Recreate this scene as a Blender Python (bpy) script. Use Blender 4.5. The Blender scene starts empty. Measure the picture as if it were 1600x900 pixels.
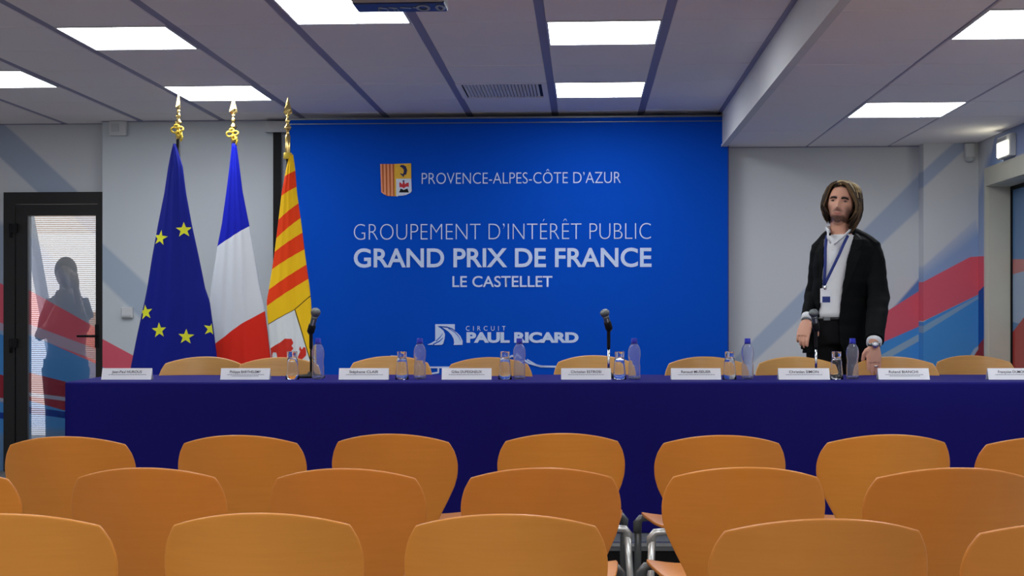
import bpy, bmesh, math, random
from mathutils import Vector, Matrix, noise
random.seed(7)
S = bpy.context.scene
C = S.collection
F, CX, HY, CZ = 2100.0, 800.0, 493.0, 1.22      # focal length in px, centre column, horizon row, eye height
TH = math.atan(114 / F); SN, CS = math.sin(TH), math.cos(TH)   # the room is turned this much to the camera
# ---------------- camera, world, exposure
cam = bpy.data.cameras.new('camera'); co = bpy.data.objects.new('camera', cam); C.objects.link(co)
co.location = (0, 0, CZ); co.rotation_euler = (math.pi/2, 0, 0)
cam.sensor_width = 36; cam.lens = F / 1600 * 36; cam.shift_y = 43 / 1600; cam.clip_start = .05
S.camera = co
S.view_settings.view_transform = 'Standard'; S.view_settings.look = 'None'
S.view_settings.exposure = 0.62; S.view_settings.gamma = 1; S.view_settings.use_curve_mapping = False
w = bpy.data.worlds.new('World'); S.world = w; w.use_nodes = True
w.node_tree.nodes['Background'].inputs[0].default_value = (.92, .96, 1, 1)
w.node_tree.nodes['Background'].inputs[1].default_value = 1.6
PANEL = 9.5       # strength of the ceiling light panels
HC, HL = 1.5, 1.25                               # ceiling heights above the eye
ZC, ZL = CZ + HC, CZ + HL
DZ = .205                                        # dais top
TZ = CZ - .3105                                  # table top

# ---------------- projections
def P(px, py, d): return Vector(((px-CX)/F*d, d, CZ-(py-HY)/F*d))
def RP(px, py, yr):                              # pixel on the room plane y = yr, in room coordinates
    u = (px-CX)/F; t = yr/(u*SN+CS); X = u*t
    return Vector((X*CS-t*SN, yr, CZ-(py-HY)/F*t))
def RX(px, py, xr):                              # pixel on the room plane x = xr
    u = (px-CX)/F; t = xr/(u*CS-SN); X = u*t
    return Vector((xr, X*SN+t*CS, CZ-(py-HY)/F*t))
def W(v):                                        # room -> world
    return Vector((v[0]*CS+v[1]*SN, -v[0]*SN+v[1]*CS, v[2]))

# ---------------- materials
def srgb(r, g, b):
    f = lambda c: (c/255/12.92) if c/255 <= .04045 else ((c/255+.055)/1.055)**2.4
    return (f(r), f(g), f(b), 1)
class NT:
    def __init__(s, name):
        s.m = bpy.data.materials.new(name); s.m.use_nodes = True; s.t = s.m.node_tree
        s.b = s.t.nodes['Principled BSDF']; s.out = s.t.nodes['Material Output']
    def n(s, k, **kw):
        x = s.t.nodes.new(k)
        for a, v in kw.items(): setattr(x, a, v)
        return x
    def l(s, a, b): s.t.links.new(a, b)
    def math(s, op, a, b=None, clamp=False):
        x = s.n('ShaderNodeMath', operation=op, use_clamp=clamp)
        for i, v in enumerate((a, b)):
            if v is None: continue
            if isinstance(v, (int, float)): x.inputs[i].default_value = v
            else: s.l(v, x.inputs[i])
        return x.outputs[0]
    def mix(s, fac, a, b):
        x = s.n('ShaderNodeMix', data_type='RGBA')
        for i, v in ((0, fac), (6, a), (7, b)):
            if isinstance(v, (int, float, tuple)): x.inputs[i].default_value = v
            else: s.l(v, x.inputs[i])
        return x.outputs[2]
def mat(name, col, rough=.6, metal=0, noise_amt=.06, scale=30, stretch=(1,1,1), bump=0, coat=0, spec=.5, trans=0, ior=1.45, sheen=0):
    k = NT(name); b = k.b
    tc = k.n('ShaderNodeTexCoord'); mp = k.n('ShaderNodeMapping'); mp.inputs['Scale'].default_value = stretch
    k.l(tc.outputs['Object'], mp.inputs[0])
    nz = k.n('ShaderNodeTexNoise'); nz.inputs['Scale'].default_value = scale; nz.inputs['Detail'].default_value = 4
    k.l(mp.outputs[0], nz.inputs[0])
    d = tuple(c*(1-noise_amt*2) for c in col[:3])+(1,); u = tuple(min(1, c*(1+noise_amt*2)) for c in col[:3])+(1,)
    k.l(k.mix(nz.outputs[0], d, u), b.inputs['Base Color'])
    b.inputs['Roughness'].default_value = rough; b.inputs['Metallic'].default_value = metal
    b.inputs['Coat Weight'].default_value = coat; b.inputs['Coat Roughness'].default_value = .15
    b.inputs['Specular IOR Level'].default_value = spec; b.inputs['IOR'].default_value = ior
    b.inputs['Transmission Weight'].default_value = trans; b.inputs['Sheen Weight'].default_value = sheen
    if bump:
        bp = k.n('ShaderNodeBump'); bp.inputs['Strength'].default_value = bump; bp.inputs['Distance'].default_value = .002
        k.l(nz.outputs[0], bp.inputs['Height']); k.l(bp.outputs[0], b.inputs['Normal'])
    return k.m
def emit(name, col, st):
    k = NT(name); k.b.inputs['Base Color'].default_value = col
    k.b.inputs['Emission Color'].default_value = col; k.b.inputs['Emission Strength'].default_value = st
    return k.m
def pattern(name, base, shapes, axes=('X', 'Z'), rough=.7, film=0, noise_amt=.0, sheen=0, coat=0):
    """flat print: convex polygons (points in object coordinates of two axes) painted over a base colour, later over earlier;
    shape = (points, colour, alpha, softness)"""
    k = NT(name); tc = k.n('ShaderNodeTexCoord'); sp = k.n('ShaderNodeSeparateXYZ'); k.l(tc.outputs['Object'], sp.inputs[0])
    A, B = sp.outputs[axes[0]], sp.outputs[axes[1]]
    cur = None
    for pts, col, alpha, soft in shapes:
        ar = sum(pts[i][0]*pts[(i+1) % len(pts)][1]-pts[(i+1) % len(pts)][0]*pts[i][1] for i in range(len(pts)))
        if ar < 0: pts = pts[::-1]
        m = None
        for i in range(len(pts)):
            (x0, y0), (x1, y1) = pts[i], pts[(i+1) % len(pts)]
            L = math.hypot(x1-x0, y1-y0)
            if L < 1e-6: continue
            nx, ny = -(y1-y0)/L, (x1-x0)/L; sf = soft[i] if isinstance(soft, (list, tuple)) else soft
            e = k.math('ADD', k.math('MULTIPLY', A, nx/sf), k.math('MULTIPLY', B, ny/sf))
            e = k.math('ADD', e, .5-(nx*x0+ny*y0)/sf, True)
            m = e if m is None else k.math('MULTIPLY', m, e)
        m = k.math('MULTIPLY', m, alpha)
        cur = k.mix(m, base if cur is None else cur, col)
    if cur is None:
        cur = k.mix(0.0, base, base)
    k.l(cur, k.b.inputs['Base Color']); k.b.inputs['Roughness'].default_value = rough
    k.b.inputs['Sheen Weight'].default_value = sheen; k.b.inputs['Coat Weight'].default_value = coat; k.b.inputs['Specular IOR Level'].default_value = .15
    if film:
        tr = k.n('ShaderNodeBsdfTransparent'); mx = k.n('ShaderNodeMixShader'); mx.inputs[0].default_value = 1-film
        tint = k.mix(.45, (1, 1, 1, 1), cur); k.l(tint, tr.inputs[0])
        k.b.inputs['Roughness'].default_value = .12
        k.l(tr.outputs[0], mx.inputs[1]); k.l(k.b.outputs[0], mx.inputs[2]); k.l(mx.outputs[0], k.out.inputs[0])
    return k.m

def wood(name, c0, c1, scale=1):
    k = NT(name); tc = k.n('ShaderNodeTexCoord'); mp = k.n('ShaderNodeMapping'); mp.inputs['Scale'].default_value = (1.6*scale, 6*scale, 34*scale)
    oi = k.n('ShaderNodeObjectInfo'); va = k.n('ShaderNodeVectorMath', operation='ADD')
    k.l(tc.outputs['Object'], va.inputs[0]); k.l(oi.outputs['Random'], va.inputs[1]); k.l(va.outputs[0], mp.inputs[0])
    nz = k.n('ShaderNodeTexNoise'); nz.inputs['Scale'].default_value = 2.2; nz.inputs['Detail'].default_value = 7; nz.inputs['Roughness'].default_value = .65
    k.l(mp.outputs[0], nz.inputs[0])
    n2 = k.n('ShaderNodeTexNoise'); n2.inputs['Scale'].default_value = 5; n2.inputs['Detail'].default_value = 2; k.l(va.outputs[0], n2.inputs[0])
    rp = k.n('ShaderNodeMapRange'); rp.inputs[1].default_value = .3; rp.inputs[2].default_value = .7; k.l(nz.outputs[0], rp.inputs[0])
    g = k.mix(rp.outputs[0], c0, c1)
    dk = tuple(c*.8 for c in c0[:3])+(1,)
    g = k.mix(k.math('MULTIPLY', n2.outputs[0], .5), g, dk)
    # each board a touch lighter or darker, redder or yellower
    hs = k.n('ShaderNodeHueSaturation'); k.l(g, hs.inputs['Color'])
    v = k.math('ADD', k.math('MULTIPLY', oi.outputs['Random'], .16), .92); k.l(v, hs.inputs['Value'])
    h = k.math('ADD', k.math('MULTIPLY', oi.outputs['Random'], .006), .498); k.l(h, hs.inputs['Hue'])
    k.l(hs.outputs[0], k.b.inputs['Base Color'])
    k.b.inputs['Roughness'].default_value = .42; k.b.inputs['Coat Weight'].default_value = .35; k.b.inputs['Coat Roughness'].default_value = .22
    bp = k.n('ShaderNodeBump'); bp.inputs['Strength'].default_value = .03; bp.inputs['Distance'].default_value = .001
    k.l(nz.outputs[0], bp.inputs['Height']); k.l(bp.outputs[0], k.b.inputs['Normal'])
    return k.m
M = {}
M['tile'] = mat('ceiling_tile', (.84, .80, .80, 1), .9, noise_amt=.02, scale=260, bump=.25)
M['rail'] = mat('ceiling_rail', (.26, .26, .38, 1), .6, noise_amt=.02)
M['slab'] = mat('ceiling_slab', (.2, .2, .22, 1), .9)
M['soffit'] = mat('soffit_paint', (.62, .63, .64, 1), .8, noise_amt=.02, scale=6)
M['paint'] = mat('wall_paint', (.52, .55, .57, 1), .85, noise_amt=.02, scale=5)
M['roomwall'] = mat('rear_wall_paint', (.78, .78, .76, 1), .85, noise_amt=.02, scale=5)
M['carpet'] = mat('carpet', (.17, .165, .16, 1), .95, noise_amt=.25, scale=220, bump=.4)
M['daistop'] = mat('dais_carpet', (.16, .18, .20, 1), .9, noise_amt=.15, scale=200)
M['alu'] = mat('aluminium', (.72, .78, .8, 1), .35, 1, noise_amt=.03)
M['dark'] = mat('black_paint', (.007, .007, .008, 1), .65, spec=.25, noise_amt=.05)
M['doorblack'] = mat('black_door_frame', (.011, .011, .012, 1), .45, noise_amt=.05)
M['whiteplastic'] = mat('white_plastic', (.62, .64, .66, 1), .45, noise_amt=.02)
M['cream'] = mat('cream_door_trim', (.58, .57, .48, 1), .6, noise_amt=.02, scale=8)
M['wood'] = wood('chair_plywood', srgb(224, 140, 50), srgb(230, 147, 58))
M['wood2'] = wood('pale_plywood', srgb(200, 142, 66), srgb(214, 158, 80))
M['grey'] = mat('grey_frame', (.20, .22, .23, 1), .38, .5, noise_amt=.04)
M['silver'] = mat('silver_tube', (.62, .64, .62, 1), .32, .7, noise_amt=.03)
M['gold'] = mat('brass', (.83, .62, .22, 1), .2, 1, noise_amt=.05)
M['cloth'] = mat('blue_tablecloth', (.008, .006, .145, 1), .8, noise_amt=.10, scale=400, bump=.2, sheen=.0, spec=.15)
M['card'] = mat('white_card', (.93, .95, .98, 1), .7, noise_amt=.01)
M['ink'] = mat('black_ink', (.02, .02, .03, 1), .7)
M['inkgrey'] = mat('grey_ink', (.30, .32, .36, 1), .7)
M['print'] = mat('white_print', srgb(196, 214, 244), .6, noise_amt=.01)
M['bottle'] = mat('clear_plastic', (.86, .89, 1, 1), .05, noise_amt=.0, trans=.94, ior=1.36)
M['glass'] = mat('clear_glass', (.97, .98, 1, 1), .01, noise_amt=0, trans=1, ior=1.45)
M['cap'] = mat('blue_cap', (.012, .02, .45, 1), .35)
M['chrome'] = mat('chrome', (.8, .82, .8, 1), .12, 1)
M['micbody'] = mat('dark_mic_body', (.13, .15, .15, 1), .3, .6)
M['mesh'] = mat('mic_mesh', (.16, .18, .18, 1), .4, .7, noise_amt=.4, scale=500, bump=.8)
M['suit'] = mat('black_suit_cloth', (.0028, .0038, .0042, 1), .8, noise_amt=.2, scale=300, spec=.15)
M['shirt'] = mat('white_shirt', (.74, .77, .78, 1), .8, noise_amt=.03, scale=40, bump=.2)
M['trousers'] = mat('black_trousers', (.004, .004, .005, 1), .85, spec=.2)
M['lanyard'] = mat('blue_ribbon', (.02, .04, .22, 1), .6)
M['hairdark'] = mat('brown_hair', (.028, .018, .012, 1), .6, noise_amt=.35, scale=60, spec=.25)
M['hairblond'] = mat('blond_highlighted_hair', (.52, .39, .19, 1), .6, noise_amt=.35, scale=60, spec=.25)
M['hairmid'] = mat('mid_brown_hair', (.12, .075, .035, 1), .6, noise_amt=.35, scale=60, spec=.25)
M['eyewhite'] = mat('eye_white', (.32, .27, .25, 1), .3, noise_amt=.0)
M['iris'] = mat('dark_iris', (.012, .008, .006, 1), .2, noise_amt=0)

# ---------------- mesh builder
class MB:
    def __init__(s): s.v = []; s.f = []; s.mi = []; s.sm = []
    def add(s, verts, faces, mi=0, smooth=False, off=None):
        n = len(s.v); s.v += [tuple(Vector(v)+off) if off else tuple(v) for v in verts]
        for f in faces: s.f.append(tuple(n+i for i in f)); s.mi.append(mi); s.sm.append(smooth)
        return s
    def box(s, a, b, mi=0):
        x0, y0, z0 = a; x1, y1, z1 = b
        x0, x1 = min(x0, x1), max(x0, x1); y0, y1 = min(y0, y1), max(y0, y1); z0, z1 = min(z0, z1), max(z0, z1)
        return s.add([(x0,y0,z0),(x1,y0,z0),(x1,y1,z0),(x0,y1,z0),(x0,y0,z1),(x1,y0,z1),(x1,y1,z1),(x0,y1,z1)],
              [(3,2,1,0),(4,5,6,7),(0,1,5,4),(1,2,6,5),(2,3,7,6),(3,0,4,7)], mi)
    def lathe(s, prof, n=24, mi=0, c=(0,0,0), smooth=True, mtx=None):
        vs = []; fs = []; m = len(prof)
        for r, z in prof:
            for i in range(n):
                a = 2*math.pi*i/n; p = Vector((r*math.cos(a), r*math.sin(a), z))
                if mtx: p = mtx @ p
                vs.append(p+Vector(c))
        for j in range(m-1):
            for i in range(n): k = (i+1) % n; fs.append((j*n+i, j*n+k, (j+1)*n+k, (j+1)*n+i))
        if prof[0][0] > 1e-5: fs.append(tuple(range(n-1, -1, -1)))
        if prof[-1][0] > 1e-5: fs.append(tuple((m-1)*n+i for i in range(n)))
        return s.add(vs, fs, mi, smooth)
    def tube(s, pts, rad, n=10, mi=0, up=(0,0,1), smooth=True, caps=True):
        pts = [Vector(p) for p in pts]; up = Vector(up); vs = []; fs = []; m = len(pts)
        for j, p in enumerate(pts):
            t = (pts[min(j+1, m-1)]-pts[max(j-1, 0)]).normalized()
            a = t.cross(up)
            if a.length < 1e-3: a = t.cross(Vector((1, .1, 0)))
            a.normalize(); b = a.cross(t).normalized()
            r = rad[j] if isinstance(rad, (list, tuple)) else rad
            ra, rb = r if isinstance(r, (list, tuple)) else (r, r)
            for i in range(n):
                g = 2*math.pi*i/n; vs.append(p+a*(ra*math.cos(g))+b*(rb*math.sin(g)))
        for j in range(m-1):
            for i in range(n): k = (i+1) % n; fs.append((j*n+i, j*n+k, (j+1)*n+k, (j+1)*n+i))
        if caps: fs.append(tuple(range(n-1, -1, -1))); fs.append(tuple((m-1)*n+i for i in range(n)))
        return s.add(vs, fs, mi, smooth)
    def ell(s, c, r, n=16, m=10, mi=0, mtx=None):
        prof = [(max(1e-6, math.sin(math.pi*j/m)), -math.cos(math.pi*j/m)) for j in range(m+1)]
        T = Matrix.Diagonal(Vector(r)).to_4x4()
        if mtx: T = mtx.to_4x4() @ T
        return s.lathe(prof, n, mi, c, True, T)
    def prism(s, poly, y0, y1, mi=0):                 # polygon in x,z extruded along y
        n = len(poly); vs = [(x, y0, z) for x, z in poly]+[(x, y1, z) for x, z in poly]
        fs = [tuple(range(n)), tuple(range(2*n-1, n-1, -1))]+[((i+1) % n, i, n+i, n+(i+1) % n) for i in range(n)]
        return s.add(vs, fs, mi)
    def obj(s, name, mats, parent=None, loc=(0,0,0), off=None, fix=True):
        me = bpy.data.meshes.new(name)
        vs = s.v if off is None else [tuple(Vector(v)-Vector(off)) for v in s.v]
        me.from_pydata(vs, [], s.f)
        if not isinstance(mats, (list, tuple)): mats = [mats]
        for m in mats: me.materials.append(m)
        me.polygons.foreach_set('material_index', s.mi); me.polygons.foreach_set('use_smooth', s.sm)
        if fix:
            bm = bmesh.new(); bm.from_mesh(me); bmesh.ops.recalc_face_normals(bm, faces=bm.faces); bm.to_mesh(me); bm.free()
        me.update()
        o = bpy.data.objects.new(name, me); C.objects.link(o); o.location = loc
        if parent: o.parent = parent
        return o
def tag(o, label=None, cat=None, group=None, kind=None):
    if label: o['label'] = label
    if cat: o['category'] = cat
    if group: o['group'] = group
    if kind: o['kind'] = kind
    return o
def empty(name, loc=(0,0,0), rz=0, **kw):
    o = bpy.data.objects.new(name, None); C.objects.link(o); o.location = loc; o.rotation_euler = (0, 0, rz); o.empty_display_size = .1
    return tag(o, **kw)
def struct(name, mb, mats, parent=None):           # in room coordinates
    o = mb.obj(name, mats, parent)
    if not parent: o.rotation_euler = (0, 0, -TH); o['kind'] = 'structure'
    return o
def copy_tree(o, parent=None):
    c = o.copy(); C.objects.link(c); c.parent = parent
    for ch in list(o.children): copy_tree(ch, c)
    return c
def modify(o, mods):                               # bake modifiers into the mesh
    for t, kw in mods:
        m = o.modifiers.new('m', t)
        for a, v in kw.items(): setattr(m, a, v)
    dg = bpy.context.evaluated_depsgraph_get(); dg.update()
    me = bpy.data.meshes.new_from_object(o.evaluated_get(dg)); o.modifiers.clear()
    old = o.data; o.data = me; me.name = o.name; bpy.data.meshes.remove(old)
    return o
def text_mesh(body, name, material, parent, x0, x1, zb, cap, y, off=0.0, dz=0.0, spacing=1.0, ext=.0006, rotx=None):
    """lettering from x0 to x1, baseline zb, capitals cap high, facing -y"""
    def make(tx):
        cu = bpy.data.curves.new('t', 'FONT'); cu.body = tx; cu.offset = off; cu.space_character = spacing
        cu.resolution_u = 5
        o = bpy.data.objects.new('t', cu); C.objects.link(o)
        dg = bpy.context.evaluated_depsgraph_get(); dg.update()
        me = bpy.data.meshes.new_from_object(o.evaluated_get(dg)); bpy.data.objects.remove(o); bpy.data.curves.remove(cu)
        return me
    h = make('H'); hz = max(v.co.y for v in h.vertices); hb = min(v.co.y for v in h.vertices); bpy.data.meshes.remove(h)
    me = make(body); xs = [v.co.x for v in me.vertices]; a, b = min(xs), max(xs)
    sx = (x1-x0)/(b-a); sz = cap/(hz-hb)
    for v in me.vertices:
        x = x0+(v.co.x-a)*sx; z = zb+(v.co.y-hb)*sz+dz*(x-x0)
        v.co = (x, y, z)
    me.materials.append(material); me.name = name
    o = bpy.data.objects.new(name, me); C.objects.link(o); o.parent = parent
    return o

# =====================================================================  ROOM SHELL
XL, XRW, YF = -5.6, 2.85, -2.6
YM, YDOOR, YBR, YPIL = 10.2, 10.31, 10.06, 9.92
fl = MB(); fl.box((XL-.2, YF-.2, -.1), (XRW+.4, 13.5, 0)); struct('floor', fl, M['carpet'])

BASEW = srgb(202, 206, 212)
BL_GREY = srgb(146, 162, 188); REDW = srgb(220, 96, 114); BLUEW = srgb(74, 146, 214); LTB = srgb(160, 184, 210); PALE = srgb(176, 184, 196)
def shp(plane, pts, col, al=1, soft=.004, fn=RP):
    out = []
    for x, y in pts:
        q = fn(x, y, plane); out.append((q.x, q.z) if fn is RP else (q.y, q.z))
    return (out, col, al, soft)
# left part: flowing bands that run down to the right
def left_shapes(pl, dy=0):
    s = lambda a, c, al=1, so=.006: shp(pl, [(x, y+dy) for x, y in a], c, al, so)
    return [s([(-200, 40), (14, 200), (360, 520), (360, 580), (-200, 60)], BL_GREY, .75, .02),
            s([(-200, 340), (20, 350), (145, 490), (145, 600), (-200, 470)], BL_GREY, .8, .05),
            s([(-200, 330), (260, 588), (260, 640), (-200, 440)], REDW, 1),
            s([(-200, 426), (260, 632), (260, 1000), (-200, 1000)], BLUEW, 1),
            s([(-200, 430), (260, 600), (260, 618), (-200, 448)], LTB, .7),
            s([(-200, 535), (260, 650), (260, 700), (-200, 572)], srgb(150, 46, 60), 1),
            s([(-200, 596), (260, 655), (260, 661), (-200, 602)], LTB, .8),
            s([(-200, 618), (260, 678), (260, 690), (-200, 626)], srgb(20, 60, 150), 1),
            s([(-200, 660), (260, 700), (260, 1000), (-200, 1000)], srgb(110, 140, 175), .8, .05)]
graph_left = pattern('printed_wall_left', BASEW, left_shapes(YDOOR))
d0, d1 = RP(8, 301, YDOOR), RP(168, 301, YDOOR)
lw = MB(); lw.box((XL, YDOOR, 0), (d0.x, YDOOR+.16, ZC+.1)); lw.box((d1.x, YDOOR, 0), (d1.x+.06, YDOOR+.16, ZC+.1)); lw.box((d0.x, YDOOR, d0.z), (d1.x, YDOOR+.16, ZC+.1))
struct('wall_back_left', lw, graph_left)
mid = pattern('printed_wall_middle', srgb(202, 210, 216), [
    shp(YM, [(120, 345), (170, 388), (520, 720), (520, 790), (120, 400)], srgb(160, 178, 198), .8, .03),
    shp(YM, [(120, 508), (300, 605), (300, 700), (120, 552)], REDW, 1),
    shp(YM, [(120, 552), (300, 648), (300, 900), (120, 900)], BLUEW, 1)])
mw = MB(); mw.box((d1.x+.06-.0, YM, 0), (1.0, YM+.2, ZC+.1)); mw.box((d1.x+.0, YM, 0), (d1.x+.06, YDOOR, ZC+.1))
struct('wall_back', mw, mid)
rs = lambda a, c, al=1, so=.006: shp(YBR, a, c, al, so)
right = pattern('printed_wall_right', srgb(206, 209, 213), [
    rs([(1100, 608), (1462, 247), (1462, 303), (1140, 600)], srgb(162, 178, 202), .85, .02),
    rs([(1375, 505), (1446, 424), (1446, 470), (1380, 510)], srgb(70, 120, 190), .9, .02),
    rs([(1340, 515), (1450, 446), (1450, 520), (1340, 560)], REDW),
    rs([(1340, 552), (1450, 504), (1450, 700), (1300, 700), (1300, 575)], BLUEW),
    rs([(1340, 575), (1450, 514), (1450, 525), (1340, 587)], srgb(150, 176, 196), 1)])
rw = MB(); rw.box((1.0, YBR, 0), (RP(1443, 300, YBR).x+.1, YBR+.3, ZL+.3)); struct('wall_back_right', rw, right)
ps = lambda a, c, al=1, so=.006: shp(YPIL, a, c, al, so)
pil = pattern('printed_pilaster', srgb(206, 209, 214), [
    ps([(1420, 292), (1447, 262), (1492, 222), (1530, 200), (1530, 214), (1447, 290), (1420, 315)], srgb(156, 172, 202), .8, .02),
    ps([(1430, 425), (1447, 412), (1525, 342), (1540, 420), (1430, 470)], srgb(134, 162, 208), .9, [.02, .02, .02, .15, .02]),
    ps([(1430, 447), (1447, 438), (1510, 402), (1540, 400), (1540, 455), (1447, 500), (1430, 508)], REDW),
    ps([(1430, 512), (1447, 500), (1540, 455), (1540, 700), (1430, 700)], BLUEW),
    ps([(1440, 511), (1506, 474), (1530, 462), (1530, 466), (1440, 522)], srgb(140, 172, 200), .9),
    ps([(1506, 556), (1522, 545), (1545, 505), (1545, 512), (1524, 556)], srgb(170, 190, 210), .9),
    ps([(1518, 562), (1545, 520), (1545, 620), (1500, 620)], srgb(150, 50, 56), 1)])
pw = MB(); pw.box((RP(1443, 300, YPIL).x, YPIL, 0), (XRW, YBR+.2, ZL+.3)); struct('trim_1', pw, pil)
qs = lambda a, c, al=1, so=.006: shp(XRW, a, c, al, so, RX)
sidep = pattern('printed_wall_side', srgb(200, 204, 210), [
    qs([(1554, 214), (1700, 140), (1700, 200), (1545, 262)], srgb(140, 156, 196), .9, .03),
    qs([(1516, 350), (1545, 240), (1700, 300), (1700, 560), (1516, 420)], srgb(128, 156, 204), .7, .08),
    qs([(1516, 401), (1600, 398), (1600, 420), (1516, 470)], REDW),
    qs([(1516, 468), (1560, 425), (1560, 640), (1516, 640)], srgb(30, 84, 160)),
    qs([(1516, 556), (1560, 500), (1560, 640), (1516, 640)], srgb(150, 50, 56))], axes=('Y', 'Z'))
oy1 = RX(1545, 290, XRW).y; oz1 = RX(1548, 290, XRW).z; oy0 = oy1-1.25
sw = MB(); sw.box((XRW, oy1, 0), (XRW+.3, YBR+.3, ZL+.3)); sw.box((XRW, YF, 0), (XRW+.3, oy0, ZL+.3)); sw.box((XRW, oy0, oz1), (XRW+.3, oy1, ZL+.3))
struct('wall_right', sw, sidep)
l2 = MB(); l2.box((XL-.2, YF, 0), (XL, YDOOR+.16, ZC+.2)); struct('wall_left', l2, M['roomwall'])
l3 = MB(); l3.box((XL-.2, YF-.2, 0), (XRW+.3, YF, ZC+.2)); struct('wall_front', l3, M['roomwall'])

# ceiling: slab, tiles as pieces, rails
XS = 1.01
XC = [.417-.64*k for k in range(0, 10)][::-1]+[XS]
YR = [6.85+.6*k for k in range(-4, 6)]+[YDOOR]
cl = MB(); cl.box((XL, YF, ZC+.012), (XS+.02, YDOOR+.1, ZC+.12)); ceil = struct('ceiling', cl, M['slab'])
LIGHTS = {(-.223, 6.85), (-.223, 8.65), (-2.783, 6.85), (-2.783, 8.65), (-1.503, 6.25), (-4.063, 8.05)}
VENT = (-.863, 8.65)
def near(a, b): return abs(a[0]-b[0]) < .02 and abs(a[1]-b[1]) < .02
tile_me = {}
def tile(x0, x1, y0, y1, z, par):
    key = (round(x1-x0, 3), round(y1-y0, 3))
    if key not in tile_me:
        a, b = x1-x0, y1-y0; e = .004; m = MB()
        m.add([(e,e,0),(a-e,e,0),(a-e,b-e,0),(e,b-e,0),(0,0,.005),(a,0,.005),(a,b,.005),(0,b,.005),(0,0,.011),(a,0,.011),(a,b,.011),(0,b,.011)],
              [(3,2,1,0),(0,1,5,4),(1,2,6,5),(2,3,7,6),(3,0,4,7),(4,5,9,8),(5,6,10,9),(6,7,11,10),(7,4,8,11)])
        o = m.obj('ceiling_tile', M['tile'], par); tile_me[key] = o.data
    else:
        o = bpy.data.objects.new('ceiling_tile', tile_me[key]); C.objects.link(o); o.parent = par
    o.location = (x0, y0, z+random.uniform(-.0012, .0012)); o.rotation_euler = (random.uniform(-.001, .001), random.uniform(-.001, .001), 0)
RW = .024
for i in range(len(XC)-1):
    for j in range(len(YR)-1):
        k = (XC[i], YR[j])
        if any(near(k, q) for q in LIGHTS) or near(k, VENT): continue
        tile(XC[i]+RW, XC[i+1]-(RW if i < len(XC)-2 else 0), YR[j]+.0025, YR[j+1]-.0025, ZC, ceil)
for x in XC[:-1]:
    m = MB(); m.box((x-RW, YR[0], ZC+.004), (x+RW, YDOOR, ZC+.02)); m.obj('ceiling_rail', M['rail'], ceil)
m = MB(); m.box((XL, YF, ZC), (XS, YR[0]-.003, ZC+.011)); r0 = m.obj('plain_ceiling_panel', M['tile'], ceil)
m = MB(); m.box((XL, YDOOR-.012, ZC-.006), (XS, YDOOR+.01, ZC+.012)); m.obj('edge_trim', M['rail'], ceil)
m = MB(); m.box((d1.x, YM-.02, ZC-.006), (XS, YM, ZC+.004)); m.obj('edge_trim', M['rail'], ceil)
# lowered ceiling on the right
XC2 = [XS+.03, 1.64, 2.24, XRW]; YR2 = [5.58+.6*k for k in range(-1, 8)]
cl = MB(); cl.box((XS, YF, ZL+.012), (XRW+.1, YBR+.1, ZC+.12)); low = struct('ceiling_lowered', cl, M['slab'])
LL = {(1.64, 5.58), (1.64, 7.98)}
for i in range(3):
    for j in range(len(YR2)-1):
        if any(near((XC2[i], YR2[j]), q) for q in LL): continue
        y1 = YR2[j+1] if j < len(YR2)-2 else YBR
        tile(XC2[i]+.007, XC2[i+1]-.007, YR2[j]+.002, y1-.002, ZL, low)
for x in XC2[1:-1]:
    m = MB(); m.box((x-.007, YR2[0], ZL+.005), (x+.007, YBR, ZL+.02)); m.obj('ceiling_rail', M['rail'], low)
m = MB(); m.box((XS, YF, ZL), (XRW, YR2[0]-.003, ZL+.011)); m.obj('plain_ceiling_panel', M['tile'], low)
m = MB(); m.box((XS-.004, YF, ZL), (XS, YBR, ZC+.01)); m.obj('side_board', M['soffit'], low)
m = MB(); m.box((XS-.012, YF, ZL-.012), (XS+.034, YBR, ZL+.004)); m.obj('edge_trim', M['soffit'], low)
m = MB(); m.box((XS-.03, YF, ZC-.008), (XS-.004, YBR, ZC+.008)); m.obj('edge_trim', M['rail'], low)
m = MB(); m.box((XS, YBR-.012, ZL-.006), (2.46, YBR, ZL+.002)); m.obj('edge_trim', M['rail'], low)

# ceiling light panels
m_em = emit('light_panel', (.95, .97, 1, 1), PANEL)
def light(x, y, z, label, wd=.58, grp=None):
    c = W((x+wd/2, y+.3, z)); o = empty('ceiling_light', c, -TH, label=label, cat='ceiling light', group=grp)
    f = MB(); a = wd/2+.006; b = .296
    for q in (((-a, -b, -.004), (a, -b+.01, .012)), ((-a, b-.01, -.004), (a, b, .012)), ((-a, -b+.01, -.004), (-a+.01, b-.01, .012)), ((a-.01, -b+.01, -.004), (a, b-.01, .012))): f.box(*q)
    f.obj('frame', M['whiteplastic'], o)
    f = MB(); f.box((-a+.01, -b+.01, -.002), (a-.01, b-.01, .010)); f.obj('diffuser', m_em, o)
lab = {(-.223, 6.85): 'glowing square ceiling panel above the backdrop, nearer of the two right of the vent', (-.223, 8.65): 'glowing square ceiling panel just right of the ventilation grille, close to the backdrop',
       (-2.783, 6.85): 'glowing ceiling panel near the upper left corner, largest one left of the projector', (-2.783, 8.65): 'glowing ceiling panel directly above the gold flagpole tips',
       (-1.503, 6.25): 'glowing ceiling panel partly covered by the ceiling projector', (-4.063, 8.05): 'glowing ceiling panel cut by the left picture edge above the black door'}
for q in LIGHTS: light(q[0]+.03, q[1], ZC, lab[q])
light(1.65, 5.58, ZL, 'glowing panel in the lowered ceiling cut by the right picture edge')
light(1.65, 7.98, ZL, 'glowing panel in the lowered ceiling above the standing man')
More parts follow.
